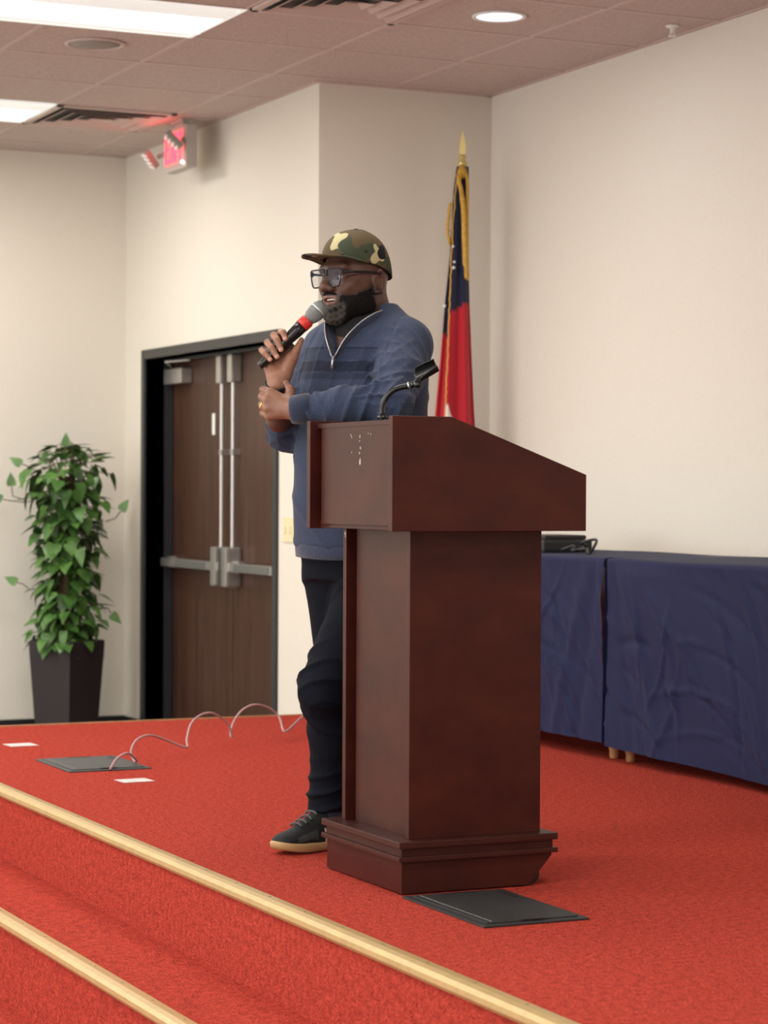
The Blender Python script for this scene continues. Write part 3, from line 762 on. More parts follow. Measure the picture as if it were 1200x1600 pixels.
def ell(c, r, B=None):
    """ellipsoid, B = rows are its axes"""
    c = np.array(c, float); r = np.array(r, float); B = np.eye(3) if B is None else np.array(B, float)
    def fn(X, Y, Z):
        x, y, z = X-c[0], Y-c[1], Z-c[2]
        q = [(B[i][0]*x+B[i][1]*y+B[i][2]*z)/r[i] for i in range(3)]
        k0 = np.sqrt(q[0]**2+q[1]**2+q[2]**2); k1 = np.sqrt((q[0]/r[0])**2+(q[1]/r[1])**2+(q[2]/r[2])**2)
        return k0*(k0-1)/np.maximum(k1, 1e-6)
    ext = np.sqrt(((B*r[:, None])**2).sum(0))
    return fn, c-ext, c+ext
def tovert(P, faces, name, m, parent, smooth=True, relax=2, col=None):
    """light smoothing, then a mesh object with an optional pigment attribute"""
    n = len(P)
    e = np.concatenate([faces[:, [0, 1]], faces[:, [1, 2]], faces[:, [2, 3]], faces[:, [3, 0]]])
    for it in range(relax):
        acc = np.zeros_like(P); cnt = np.zeros(n)
        for k in range(3): acc[:, k] = np.bincount(e[:, 0], P[e[:, 1], k], n)+np.bincount(e[:, 1], P[e[:, 0], k], n)
        cnt = np.bincount(e[:, 0], minlength=n)+np.bincount(e[:, 1], minlength=n)
        P = P*.4+.6*acc/np.maximum(cnt, 1)[:, None]
    me = bpy.data.meshes.new(name)
    me.vertices.add(n); me.vertices.foreach_set('co', P.astype(np.float32).ravel())
    me.loops.add(len(faces)*4); me.loops.foreach_set('vertex_index', faces.astype(np.int32).ravel())
    me.polygons.add(len(faces)); me.polygons.foreach_set('loop_start', np.arange(len(faces), dtype=np.int32)*4)
    me.update(calc_edges=True)
    me.polygons.foreach_set('use_smooth', np.ones(len(faces), bool))
    if col is not None:
        c = np.ones((n, 4), np.float32); c[:, :3] = col(P)
        a = me.color_attributes.new('Col', 'FLOAT_COLOR', 'POINT'); a.data.foreach_set('color', c.ravel())
    return link(name, me, m, parent)
def normals(P, faces):
    a = P[faces[:, 2]]-P[faces[:, 0]]; b = P[faces[:, 3]]-P[faces[:, 1]]; fnm = np.cross(a, b); N = np.zeros_like(P)
    for i in range(4):
        for k in range(3): N[:, k] += np.bincount(faces[:, i], fnm[:, k], len(P))
    return N/np.maximum(np.linalg.norm(N, axis=1), 1e-9)[:, None]
def vnoise(P, sc, seed=0):
    """cheap smooth noise: a few summed random plane waves"""
    r = np.random.RandomState(seed); o = 0
    for k in range(9):
        d = r.normal(size=3); d /= np.linalg.norm(d); o = o+np.sin(P@d*sc*r.uniform(.6, 1.7)+r.uniform(0, 6.28))
    return o/9*1.8

# local frame of the figure: x to the right of the photo, y away, z up
DP = 6.43
org = at(565, 1330, DP); org[2] = 0
FH = np.array([math.sin(YAW), math.cos(YAW), 0.0])
person = thing('person', 'man in camouflage cap, glasses and navy sweater speaking into a microphone behind the lectern', 'person', tuple(org), -YAW)
def pl(px, py, dd=0.0):
    w_ = at(px, py, DP+dd)-org
    return np.array([w_@R_, w_@FH, w_[2]])
TH50 = math.radians(36)
FW = np.array([-math.sin(TH50), -math.cos(TH50), 0]); LF = np.array([math.cos(TH50), -math.sin(TH50), 0]); UP = np.array([0, 0, 1.])
def tf(l, f, z): return LF*l+FW*f+UP*z                     # torso frame -> local
# head frame
HT = math.radians(48)
hF = np.array([-math.sin(HT), -math.cos(HT), -.035]); hF /= np.linalg.norm(hF)
hL = np.array([math.cos(HT), -math.sin(HT), .0]); hU = np.cross(hL, -hF); hU = hU if hU[2] > 0 else -hU
HB = np.array([hL, hF, hU]); H0 = pl(555, 433, -.03)
def hf(a, b, c): return H0+hL*a+hF*b+hU*c
def loft(tab, power=2.3, frame=(LF, FW), cx=0.0, cy=0.0):
    t = np.array(tab, float); zz = t[:, 0]
    def fn(X, Y, Z):
        w_ = np.interp(Z, zz, t[:, 1]); d_ = np.interp(Z, zz, t[:, 2]); so = np.interp(Z, zz, t[:, 3]); lo_ = np.interp(Z, zz, t[:, 4]) if t.shape[1] > 4 else 0
        l = X*frame[0][0]+Y*frame[0][1]-lo_; f = X*frame[1][0]+Y*frame[1][1]-so
        q = (np.abs(l/w_)**power+np.abs(f/d_)**power+1e-9)**(1/power)
        d = (q-1)*np.minimum(w_, d_)*.9
        return np.maximum(d, np.maximum(zz[0]-Z, Z-zz[-1]))
    return fn, np.array([-.3, -.3, zz[0]]), np.array([.3, .3, zz[-1]])
# joints (photo-scale positions with their own depth)
shL, elL, wrL = tf(.139, -.005, 1.380), pl(610, 628, -.29), pl(462, 640, -.255)
shR, elR, wrR = tf(-.128, .0, 1.378), pl(447, 676, .05), pl(434, 603, -.15)

TORSO = [(.78, .170, .130, 0), (.86, .178, .145, .005), (1.0, .178, .150, .012), (1.15, .176, .145, .008), (1.28, .176, .132, 0), (1.36, .165, .112, -.004), (1.41, .135, .090, -.008), (1.45, .09, .07, -.012), (1.475, .065, .055, -.012)]
def head_prims():
    P = []
    def E(c, r, k=.02, mode='add'): P.append((ell(hf(*c), r, HB), k, mode))
    def C(a, b, r0, r1, k=.01, mode='add'): P.append((cap(hf(*a), hf(*b), r0, r1), k, mode))
    E((0, -.012, .030), (.076, .096, .086))
    E((0, .020, -.030), (.069, .074, .088), .03)
    E((0, .022, -.072), (.063, .062, .046), .03)           # jaw
    E((0, .062, -.090), (.034, .032, .026), .022)           # chin
    for s in (-1, 1):
        E((s*.040, .062, -.030), (.026, .026, .024), .02)   # cheek
        E((s*.055, .02, -.07), (.02, .04, .03), .02)
    C((-.040, .078, .020), (.040, .078, .020), .014, .014, .014)
    for s in (-1, 1): E((s*.031, .101, -.006), (.015, .016, .010), .009, 'sub')
    C((0, .090, .010), (0, .110, -.026), .008, .012, .010)
    E((0, .112, -.031), (.014, .012, .011), .008)
    for s in (-1, 1): E((s*.016, .101, -.035), (.010, .012, .009), .008)
    # mouth: lips round a small opening
    E((0, .086, -.064), (.032, .013, .018), .012)
    C((-.027, .084, -.057), (0, .0965, -.057), .0032, .0048, .006); C((0, .0965, -.057), (.027, .084, -.057), .0048, .0032, .006)
    C((-.025, .083, -.067), (0, .0955, -.0765), .0036, .0056, .006); C((0, .0955, -.0765), (.025, .083, -.067), .0056, .0036, .006)
    E((0, .098, -.0655), (.025, .018, .0052), .003, 'sub')
    for s in (-1, 1):
        for k in range(10):                                  # ear: helix, lobe, hollow
            a0 = math.radians(-110+28*k); a1 = math.radians(-110+28*(k+1))
            if k > 7: break
            f_ = lambda a: (s*(.081+.008*(1 if math.cos(a) < .3 else .2)), -.012-.017*math.cos(a)*-1*-1, -.017+.029*math.sin(a))
            C(f_(a0), f_(a1), .0045, .0045, .005)
        E((s*.079, -.010, -.019), (.006, .017, .026), .006)
        E((s*.082, -.004, -.045), (.006, .008, .009), .006)
        E((s*.088, -.008, -.016), (.008, .010, .015), .004, 'sub')
    # neck
    P.append((cap(hf(0, -.030, -.05), tf(0, -.03, 1.43), .062, .068), .025, 'add'))
    return P
def hand_right():
    """right hand round the microphone, palm to the camera"""
    P = []
    def C(a, b, r0, r1, k=.005): P.append((cap(a, b, r0, r1), k, 'add'))
    D = -.155
    C(pl(436, 655, -.08), wrR, .036, .0265, .01)
    C(wrR, pl(434, 588, D), .0265, .024, .012)
    C(pl(427, 587, D), pl(420, 572, D+.006), .0195, .0155, .008)         # heel, little finger side
    C(pl(444, 588, D), pl(454, 561, D-.006), .0205, .0175, .008)       # ball of the thumb
    C(pl(434, 582, D+.012), pl(440, 556, D+.022), .020, .016, .014)
    mcp = [pl(454, 543, D+.026), pl(445, 548, D+.028), pl(434, 557, D+.028), pl(424, 567, D+.024)]
    for i in range(4):
        C(pl(434+4-2*i, 584, D+.012), mcp[i], .014, .0115, .012)
    pip = [pl(439, 519, D+.006), pl(428, 524, D+.004), pl(418, 535, D+.004), pl(409, 547, D+.004)]
    dip = [pl(442.5, 519.5, D-.022), pl(433, 531, D-.026), pl(424, 543, D-.026), pl(413.5, 551.5, D-.022)]
    tip = [pl(445.5, 529, D-.027), pl(439, 546, D-.029), pl(432.5, 557, D-.029), pl(422, 561.5, D-.027)]
    rr = [(.0108, .0098, .0088, .0078), (.011, .0102, .0092, .0080), (.0106, .0096, .0088, .0078), (.0098, .0086, .0078, .0070)]
    for m_, p, d, t, r in zip(mcp, pip, dip, tip, rr):
        C(m_, p, r[0], r[1], .004); C(p, d, r[1], r[2], .003); C(d, t, r[2], r[3], .002)
    C(pl(454, 564, D-.002), pl(463, 547, D-.006), .0145, .0108, .010); C(pl(463, 547, D-.006), pl(471, 531, D-.004), .0105, .0072, .005)
    return P, tip
def hand_left():
    """left hand clasping the right forearm, back of the hand to the camera"""
    P = []
    def C(a, b, r0, r1, k=.006): P.append((cap(a, b, r0, r1), k, 'add'))
    D = -.245
    C(elL*.4+wrL*.6, wrL, .034, .027, .01)
    C(wrL, pl(447, 637, D), .027, .024, .012)
    mc = [pl(423, 613, D+.012), pl(418, 625, D+.006), pl(418, 638, D+.006), pl(421, 650, D+.012)]
    for i, m_ in enumerate(mc): C(pl(448, 629+5*i, D+.003), m_, .0165, .0125, .012)
    pip = [pl(411, 609, D+.036), pl(409, 620, D+.034), pl(409, 633, D+.034), pl(411, 646, D+.036)]
    dip = [pl(413, 610, D+.066), pl(411, 621, D+.068), pl(411, 634, D+.068), pl(413, 646, D+.064)]
    tp = [pl(420, 611, D+.084), pl(419, 622, D+.088), pl(419, 635, D+.088), pl(420, 646, D+.082)]
    for i, r in enumerate(((.0112, .010, .0088, .0078), (.0112, .0102, .009, .008), (.0108, .010, .0088, .0078), (.010, .009, .008, .0072))):
        C(mc[i], pip[i], r[0], r[1], .004); C(pip[i], dip[i], r[1], r[2], .003); C(dip[i], tp[i], r[2], r[3], .003)
    C(pl(452, 628, D+.004), pl(454, 609, D+.020), .015, .0115, .01); C(pl(454, 609, D+.020), pl(447, 598, D+.045), .0112, .0085, .005)
    return P, pip
def frange(segs):
    out = []
    for a, b, st_ in segs: out += list(np.arange(a, b-1e-6, st_))
    return out+[segs[-1][1]]
HR, tipR = hand_right(); HL, pipL = hand_left()
bf = Field(frange([(-.30, .12, .0024), (.12, .30, .009)]), frange([(-.33, .10, .0024), (.10, .36, .009)]),
           frange([(-.0, 1.12, .014), (1.12, 1.72, .0024)]))
for (fn, lo, hi), k, md_ in head_prims(): bf.op(fn, lo, hi, k, md_)
fn, lo, hi = loft(TORSO); bf.op(fn, lo, hi, .02)
hipL, knL, anL = pl(594, 905, -.05), pl(508, 1072, -.10), pl(514, 1272, .0)
hipR, knR, anR = pl(533, 905, .06), pl(545, 1085, .10), pl(590, 1262, .18)
for a, b, r0, r1 in ((shL, elL, .05, .042), (elL, wrL, .04, .026), (shR, elR, .05, .042), (elR, wrR, .04, .026),
                     (hipL, knL, .080, .046), (knL, anL, .044, .034), (hipR, knR, .080, .046), (knR, anR, .044, .034)):
    bf.op(*cap(a, b, r0, r1), .02)
toeL = anL+np.array([-.125, -.115, 0]); toeL[2] = .04; toeR = anR+np.array([-.13, -.085, 0]); toeR[2] = .04
for an, to in ((anL, toeL), (anR, toeR)):
    lo_ = an.copy(); lo_[2] = .052; to = lo_*.35+to*.65; to[2] = .036; bf.op(*cap(an, lo_, .032, .030), .01); bf.op(*cap(lo_, to, .028, .018), .01)
for P_ in (HR, HL):
    for (fn, lo, hi), k, md_ in P_: bf.op(fn, lo, hi, k, md_)
P, fc_ = bf.mesh()
SK = np.array(lin((84, 54, 42))); SKL = np.array(lin((186, 132, 106))); LIP = np.array(lin((122, 78, 68)))
def sstep(x, a, b): t = np.clip((x-a)/(b-a), 0, 1); return t*t*(3-2*t)
def skincol(P):
    c = np.tile(SK, (len(P), 1))
    q = (P-H0)@HB.T
    # lips
    m_ = sstep(q[:, 1], .078, .088)*(1-sstep(np.abs(q[:, 2]+.066), .010, .015))*(1-sstep(np.abs(q[:, 0]), .020, .030))*.8; c = c*(1-m_[:, None])+LIP*m_[:, None]
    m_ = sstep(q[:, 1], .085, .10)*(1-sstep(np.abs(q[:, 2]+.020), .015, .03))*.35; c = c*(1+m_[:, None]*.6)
    # the shaved edge of the beard
    rg_ = q[:, 2]-(-.030-.022*sstep(q[:, 1], .0, .08)); m_ = (1-sstep(rg_, -.008, .009))*(q[:, 2] > -.2)*sstep(q[:, 1], -.02, .002)*(1-sstep(.030-np.sqrt((q[:, 0]/1.15)**2+((q[:, 2]+.066)*2.0)**2), -.003, .006)*sstep(q[:, 1], .04, .06))
    m_ = m_*(np.linalg.norm(q, axis=1) < .165)*(q[:, 1] < .125)
    m_ = (m_*.85)[:, None]; c = c*(1-m_)+np.array(lin((26, 21, 19)))*m_
    # hands: lighter palm and fingertips on the right hand
    hr = pl(437, 560, -.15); d = np.linalg.norm((P-hr)*[1, 1, .8], axis=1); m_ = (1-sstep(d, .065, .095))*sstep(-P[:, 1], .125, .16)
    palm = m_[:, None]; c = c*(1-palm*.75)+SKL*.62*palm
    for t in tipR:
        d = np.linalg.norm(P-(t+np.array([.001, -.006, -.002])), axis=1); m_ = (1-sstep(d, .006, .009))[:, None]*.75; c = c*(1-m_)+np.array(lin((222, 172, 152)))*m_
    hl = pl(430, 635, -.25); d = np.linalg.norm(P-hl, axis=1); m_ = (1-sstep(d, .06, .09))[:, None]*.55; c = c*(1-m_)+np.array(lin((158, 112, 88)))*m_
    return c
body = tovert(P, fc_, 'body', skin_m, person, relax=1, col=skincol)

# beard: its own volume hugging the jaw
bd = Field(*[np.arange(H0[i]-s, H0[i]+s2, .0022) for i, s, s2 in ((0, .14, .11), (1, .13, .12), (2, .155, .02))])
for (fn, lo, hi), k, md_ in head_prims()[:8]+head_prims()[-1:]: bd.op(fn, lo, hi, k, md_)
bd.op(*ell(hf(0, .072, -.098), (.036, .032, .033), HB), .02)
for s in (-1, 1): bd.op(*ell(hf(s*.03, .066, -.080), (.020, .018, .022), HB), .02)
X, Y, Z = np.meshgrid(bd.xs, bd.ys, bd.zs, indexing='ij')
G3 = np.stack([X, Y, Z], -1).reshape(-1, 3).astype(np.float64); q = (G3-H0)@HB.T
tx = vnoise(G3, 620, 3)*.0011+vnoise(G3, 260, 5)*.0010
front = sstep(q[:, 1], .02, .075)
reg = q[:, 2]-(-.030-.022*sstep(q[:, 1], .0, .08))                    # below the cheek line
reg = reg+.004*vnoise(G3, 140, 12); reg = np.maximum(reg, -(q[:, 1]+.004-.5*np.clip(q[:, 2]+.055, -.08, 0)))                              # ends at the ear; lower part runs back, standing in for neck shadow
mouth = .029-np.sqrt((q[:, 0]/1.15)**2+((q[:, 2]+.066)*2.0)**2); mouth = np.where(q[:, 1] > .04, mouth, -1)
reg = np.maximum(reg, mouth)
reg = np.maximum(reg, -(q[:, 2]+.150))
bv = np.maximum(bd.v.reshape(-1)-.0050*np.clip(-reg/.016, 0, 1)+.0014+tx*.8, reg)
# moustache
ms = np.abs(np.sqrt((q[:, 0])**2*.35+(q[:, 2]+.062)**2)-.0165)-.0040
ms = np.maximum(np.maximum(ms, -(q[:, 2]+.052)), np.abs(q[:, 0])-.032); ms = np.maximum(ms, np.abs(q[:, 1]-.094+6*q[:, 0]**2)-.007)
bd.v = np.minimum(bv, ms).reshape(bd.v.shape).astype(np.float32)
P, fc_ = bd.mesh()
def beardcol(P):
    q = (P-H0)@HB.T; m_ = sstep(q[:, 1]-.35*np.abs(q[:, 0]), .056, .072)*sstep(-q[:, 2], .066, .082)*(.55+.45*vnoise(P, 300, 9))
    m_ = np.clip(m_, 0, 1)[:, None]; return np.array(lin((24, 20, 19)))*(1-m_)+np.array(lin((128, 122, 116)))*m_
tovert(P, fc_, 'beard', beard_m, body, relax=0, col=beardcol)['label'] = 'short dark beard turning grey at the chin'
for s in (-1, 1):
    e = MB().ball(hf(s*.031, .0745, -.006), .0125, seg=20).build('eye', eye_m, body, True)
    MB().ball(hf(s*.031-.003, .0848, -.007), .0052, (1, 1, 1), 14).build('iris', iris_m, e, True)
mt = Matrix([[hL[0], hF[0], hU[0], 0], [hL[1], hF[1], hU[1], 0], [hL[2], hF[2], hU[2], 0], [0, 0, 0, 1]])
def HM(a, b, c): m_ = mt.copy(); m_.translation = Vector(hf(a, b, c)); return m_
MB().box(-.017, .017, -.003, .003, -.003, .003, .002, HM(0, .086, -.0625)).build('teeth', tooth_m, body)

# cap
v_, f_ = [], []; na, ne = 64, 18
for i in range(ne+1):
    e = math.pi/2*i/ne
    for j in range(na):
        a = 2*math.pi*j/na
        ce, se = math.cos(e)**.82, math.sin(e)**.95
        fa, fb = math.cos(a), math.sin(a)
        x = .0875*fa*ce; y = -.008+(.104 if fb > 0 else .102)*fb*ce
        rim = .029+(.225 if y > 0 else .34)*y
        top = .130 - (0.010 if fb < 0 else 0)*abs(fb)
        z = rim+(top-rim)*se
        seam = .0012*max(0, 1-abs(((a*6/(2*math.pi)) % 1)-.0)*18)
        v_.append(hf(x*(1-seam*3), y*(1-seam*3), z))
for i in range(ne):
    for j in range(na): f_.append((i*na+j, i*na+(j+1) % na, (i+1)*na+(j+1) % na, (i+1)*na+j))
capo = solidify(link('cap', mesh_from(v_, f_), camo_m, person, True), .003, 1); capo['label'] = 'camouflage flat brim cap'
v_, f_ = [], []; nu, nw = 25, 12
for i in range(nu):
    s = -1+2*i/(nu-1); a = math.pi/2-s*math.radians(70)
    bx, by = .0875*math.cos(a), -.008+.104*math.sin(a)
    ox = .084*np.sign(s)*abs(s)**.72; oy = -.008+.104*math.sin(a)+.074*(1-abs(s)**2.6)**.6
    for j in range(nw):
        t = j/(nw-1); x = bx+(ox-bx)*t; y = by+(oy-by)*t
        v_.append(hf(x, y, .031+.225*y-.006*(x/.084)**2*t-.013*float(sstep(y, .085, .168))))
for i in range(nu-1):
    for j in range(nw-1): f_.append((i*nw+j, (i+1)*nw+j, (i+1)*nw+j+1, i*nw+j+1))
br = solidify(link('brim', mesh_from(v_, f_), camo_m, capo, True), .0045, 0)
MB().ball(hf(0, -.008, .1305), .006, (1, 1, .35)).build('top_button', camo_m, capo, True)

# spectacles
gl = MB()
def rim(s):
    w2, h2 = .0275, .0238; pts = []
    sh = [(-1, .9), (-.85, 1), (.85, 1), (1, .9), (.97, -.1), (.78, -.85), (.6, -1), (-.6, -1), (-.78, -.85), (-.97, -.1), (-1, .9)]
    for x, z in sh: pts.append(hf(s*.0335+x*w2, .1065-.10*abs(s*.0335+x*w2)**1.0*.16-.0, -.006+z*h2))
    return pts
for s in (-1, 1): gl.tube(rim(s), .0021, 8)
gl.tube([hf(-.008, .107, .002), hf(0, .1085, .005), hf(.008, .107, .002)], .0022, 8)
for s in (-1, 1):
    gl.box(-.0015, .0015, -.004, .006, -.007, .007, .001, HM(s*.0645, .0995, .008))
    gl.tube([hf(s*.0655, .100, .008), hf(s*.074, .06, .008), hf(s*.081, .02, .008), hf(s*.0835, -.008, .007), hf(s*.081, -.03, -.014)], [.0034, .003, .0028, .0026, .002], 8)
glo = gl.build('glasses', glass_black, person, True); glo['label'] = 'black rectangular glasses'
for s in (-1, 1):
    p_ = rim(s)[:-1]; m_ = MB(); m_.bm.faces.new([m_.bm.verts.new(p) for p in p_]); solidify(m_.build('lens', lens_m, glo), .0012)

# sweater
SW = [(.815, .184, .150, .0), (.835, .193, .160, .003), (.95, .190, .160, .012), (1.08, .188, .160, .012), (1.2, .186, .152, .006), (1.30, .186, .142, 0), (1.37, .176, .124, -.004), (1.42, .145, .102, -.008), (1.455, .100, .080, -.012), (1.485, .078, .068, -.012)]
sf = Field(np.arange(-.33, .27, .0042), np.arange(-.37, .27, .0042), np.arange(.79, 1.52, .0042))
sf.op(*loft(SW, 2.25), .02)
sf.op(*cap(tf(.07, -.02, 1.440), shL+[0, 0, .002], .048, .058), .035); sf.op(*cap(tf(-.07, -.02, 1.440), shR, .048, .053), .035)
midL = shL*.45+elL*.55+np.array([.004, 0, 0])
sf.op(*cap(shL, midL, .067, .065), .03); sf.op(*cap(midL, elL, .066, .058), .02)
cuL = elL*.03+wrL*.97+np.array([0, 0, 0]); sf.op(*cap(elL, elL*.5+wrL*.5, .056, .050), .02); sf.op(*cap(elL*.5+wrL*.5, cuL, .050, .036), .012)
cuR = elR*.30+wrR*.70
sf.op(*cap(shR, elR, .058, .052), .03); sf.op(*cap(elR, cuR, .052, .034), .02)
# open neck: a V cut, and clean sleeve ends
def vcut(X, Y, Z):
    l = X*LF[0]+Y*LF[1]; f = X*FW[0]+Y*FW[1]
    return np.maximum(np.abs(l)-(Z-1.352)*.62, -(f-.02))
sf.op(vcut, np.array([-.12, -.16, 1.36]), np.array([.12, .05, 1.50]), .004, 'sub')
def ncut(X, Y, Z):
    l = X*LF[0]+Y*LF[1]; f = X*FW[0]+Y*FW[1]+.012
    return np.maximum(np.sqrt(l*l+f*f)-.068, 1.462-Z)
sf.op(ncut, np.array([-.09, -.09, 1.47]), np.array([.09, .09, 1.52]), .004, 'sub')
P, fc_ = sf.mesh(); N = normals(P, fc_)
if np.mean(np.sum(N*(P-P.mean(0)), axis=1)) < 0: N = -N
def armcoord(P, a, b):
    ba = b-a; L = np.linalg.norm(ba); t = (P-a)@ba/L; rad = np.linalg.norm(P-a-np.outer(t/L, ba), axis=1); return t, rad, L
disp = np.zeros(len(P))
def folds(a, b, rmax, t0, wid, freq, amp, twist, seed):
    t, rad, L = armcoord(P, a, b); m_ = (rad < rmax)*np.exp(-((t/L-t0)/wid)**2)
    ref = np.cross((b-a)/L, UP); ref /= np.linalg.norm(ref); r2 = np.cross((b-a)/L, ref)
    ang = np.arctan2((P-a)@ref, (P-a)@r2)
    ph = t*freq+twist*ang+1.3*vnoise(P, 16, seed)
    s = 1-np.abs(np.sin(ph)); return m_*amp*1.35*(s**2.2-.3)
disp += folds(shL, elL, .088, .85, .35, 60, .0035, 2.6, 1)+folds(shL, elL, .088, .35, .35, 60, .004, -1.8, 21)
tL_, rL_, LL_ = armcoord(P, shL, elL)
ck = pl(522, 628, -.25); ax_ = P[:, 0]-ck[0]; az_ = P[:, 2]-ck[2]; fa = np.arctan2(az_, ax_); fr_ = np.hypot(ax_, az_)
fm = (rL_ < .092)*np.exp(-((fr_-.105)/.055)**2)*sstep(fa, -.25, .1)*(1-sstep(fa, 1.15, 1.5))*(P[:, 1] < shL[1]+.06)
disp += fm*.0150*((1-np.abs(np.sin(fa*13+1.1*vnoise(P, 14, 31)+fr_*12)))**2.4-.25)
disp += folds(elL, wrL, .070, .15, .40, 66, .0085, -1.8, 2)
disp += folds(elL, wrL, .060, .86, .16, 75, .0055, .6, 3)
disp += folds(shR, elR, .08, .8, .4, 60, .0065, 1.2, 4)
disp += folds(elR, wrR, .07, .2, .4, 65, .005, 1.0, 5)
l_ = P@LF; f_2 = P@FW; tor = (np.abs(l_) < .17)*(P[:, 2] < 1.36)
ph = P[:, 2]*26+l_*16+1.6*vnoise(P, 9, 7); disp += np.where(tor, .0042*((1-np.abs(np.sin(ph)))**2-.3), 0)
# diagonal pull lines from the armpit over the chest and the placket line under the zip
ph = l_*48-P[:, 2]*14+.9*vnoise(P, 12, 17); disp += np.where((f_2 > .05)*(P[:, 2] > 1.1), .0028*((1-np.abs(np.sin(ph)))**3-.2), 0)
disp += .0018*vnoise(P, 34, 8)
# shoulder seam
tL, rL, LL = armcoord(P, shL, elL); 
disp -= .0028*np.exp(-((P@LF-.150+.25*(P[:, 2]-1.40))/.0035)**2)*(P[:, 2] > 1.28)
P = P+N*disp[:, None]
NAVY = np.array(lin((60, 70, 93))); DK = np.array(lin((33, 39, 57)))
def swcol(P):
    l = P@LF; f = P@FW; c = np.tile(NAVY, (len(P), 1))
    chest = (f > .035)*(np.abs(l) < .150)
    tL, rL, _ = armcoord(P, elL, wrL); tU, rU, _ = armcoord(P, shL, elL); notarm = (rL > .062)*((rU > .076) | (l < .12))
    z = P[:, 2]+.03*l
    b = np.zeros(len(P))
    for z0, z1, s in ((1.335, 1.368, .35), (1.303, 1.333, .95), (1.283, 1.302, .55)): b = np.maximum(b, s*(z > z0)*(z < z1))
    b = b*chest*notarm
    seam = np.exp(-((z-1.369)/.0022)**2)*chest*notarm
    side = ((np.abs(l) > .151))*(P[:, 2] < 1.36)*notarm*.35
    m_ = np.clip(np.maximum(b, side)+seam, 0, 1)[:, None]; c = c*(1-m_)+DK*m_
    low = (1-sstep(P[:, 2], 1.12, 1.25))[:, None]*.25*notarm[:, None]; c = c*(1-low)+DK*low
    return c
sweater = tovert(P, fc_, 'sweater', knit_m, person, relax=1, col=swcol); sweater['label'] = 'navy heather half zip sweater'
# ribbed cuffs and hem
dL = (wrL-elL)/np.linalg.norm(wrL-elL); MB().tube([cuL-dL*.035, cuL-dL*.03, cuL+dL*.012, cuL+dL*.020, cuL+dL*.0205], [.034, .0415, .038, .035, .028], 28).build('cuff', rib_m, sweater, True)
dR = (wrR-elR)/np.linalg.norm(wrR-elR); MB().tube([cuR-dR*.02, cuR-dR*.015, cuR+dR*.02, cuR+dR*.0215], [.034, .0375, .035, .029], 28).build('cuff', rib_m, sweater, True)
hb = MB(); rings = []
for z, g_ in ((.798, -.006), (.799, .002), (.82, .004), (.840, .003), (.842, -.004)):
    rings.append([hb.bm.verts.new(tuple(tf((.187+g_)*np.sign(math.cos(a))*abs(math.cos(a))**.88, .002+(.154+g_)*np.sign(math.sin(a))*abs(math.sin(a))**.88, z+.003*math.sin(3*a)))) for a in [2*math.pi*k/72 for k in range(72)]])
for i in range(4):
    for k in range(72): hb.bm.faces.new((rings[i][k], rings[i][(k+1) % 72], rings[i+1][(k+1) % 72], rings[i+1][k]))
hb.bm.faces.new(rings[0][::-1]); hb.bm.faces.new(rings[-1])
hb.build('hem_band', rib_m, sweater, True)
# stand collar running down into the open zip
cb_ = [(.0, -.080, 1.455), (.042, -.068, 1.453), (.070, -.035, 1.448), (.078, .012, 1.436), (.068, .050, 1.422), (.044, .080, 1.404), (.020, .108, 1.374), (.003, .126, 1.342)]
ct_ = [(.0, -.082, 1.500), (.045, -.072, 1.498), (.075, -.037, 1.491), (.085, .014, 1.476), (.080, .060, 1.462), (.060, .096, 1.436), (.034, .124, 1.396), (.006, .136, 1.345)]
full_b = [(-a, b, c) for a, b, c in cb_[:0:-1]]+cb_; full_t = [(-a, b, c) for a, b, c in ct_[:0:-1]]+ct_
sb, s2t = spline(full_b, 5), spline(full_t, 5); v_ = []; f_ = []; nn = len(sb); nr = 6
for i in range(nn):
    for j in range(nr):
        t = j/(nr-1); p = sb[i]*(1-t)+s2t[i]*t; bulge = .004*math.sin(math.pi*t); v_.append(tf(p[0]*(1+bulge*8), p[1]+bulge*(1 if p[1] > 0 else -1), p[2]))
for i in range(nn-1):
    for j in range(nr-1): f_.append((i*nr+j, (i+1)*nr+j, (i+1)*nr+j+1, i*nr+j+1))
solidify(link('collar', mesh_from(v_, f_), rib_m, sweater, True), .006, 0)
zt_ = MB()
for s in (1, -1): zt_.tube([tf(s*p[0]-s*.001, p[1]+.004, p[2]-.001) for p in spline(ct_[3:], 6)], .0022, 6)
zt_.build('zipper', zip_m, sweater, True)
MB().tube([tf(.003, .142, 1.345), tf(.004, .148, 1.330), tf(.004, .149, 1.312)], [.0042, .0035, .0042], 8).build('zip_pull', zip_m, sweater, True)
# black T-shirt inside the open neck
v_, f_ = [], []; ts = [(1.30, .14, .117, 0), (1.36, .125, .108, -.003), (1.40, .10, .096, -.010), (1.43, .082, .094, -.004), (1.458, .076, .088, -.006), (1.478, .070, .078, -.008), (1.482, .064, .072, -.008)]
for z, a_, b_, o_ in ts:
    for k in range(40):
        g_ = 2*math.pi*k/40; v_.append(tf(a_*math.cos(g_), o_+b_*math.sin(g_), z+.012*(-math.sin(g_))*(z > 1.42)))
for i in range(len(ts)-1):
    for k in range(40): f_.append((i*40+k, i*40+(k+1) % 40, (i+1)*40+(k+1) % 40, (i+1)*40+k))
solidify(link('t_shirt', mesh_from(v_, f_), tee_m, person, True), .003)

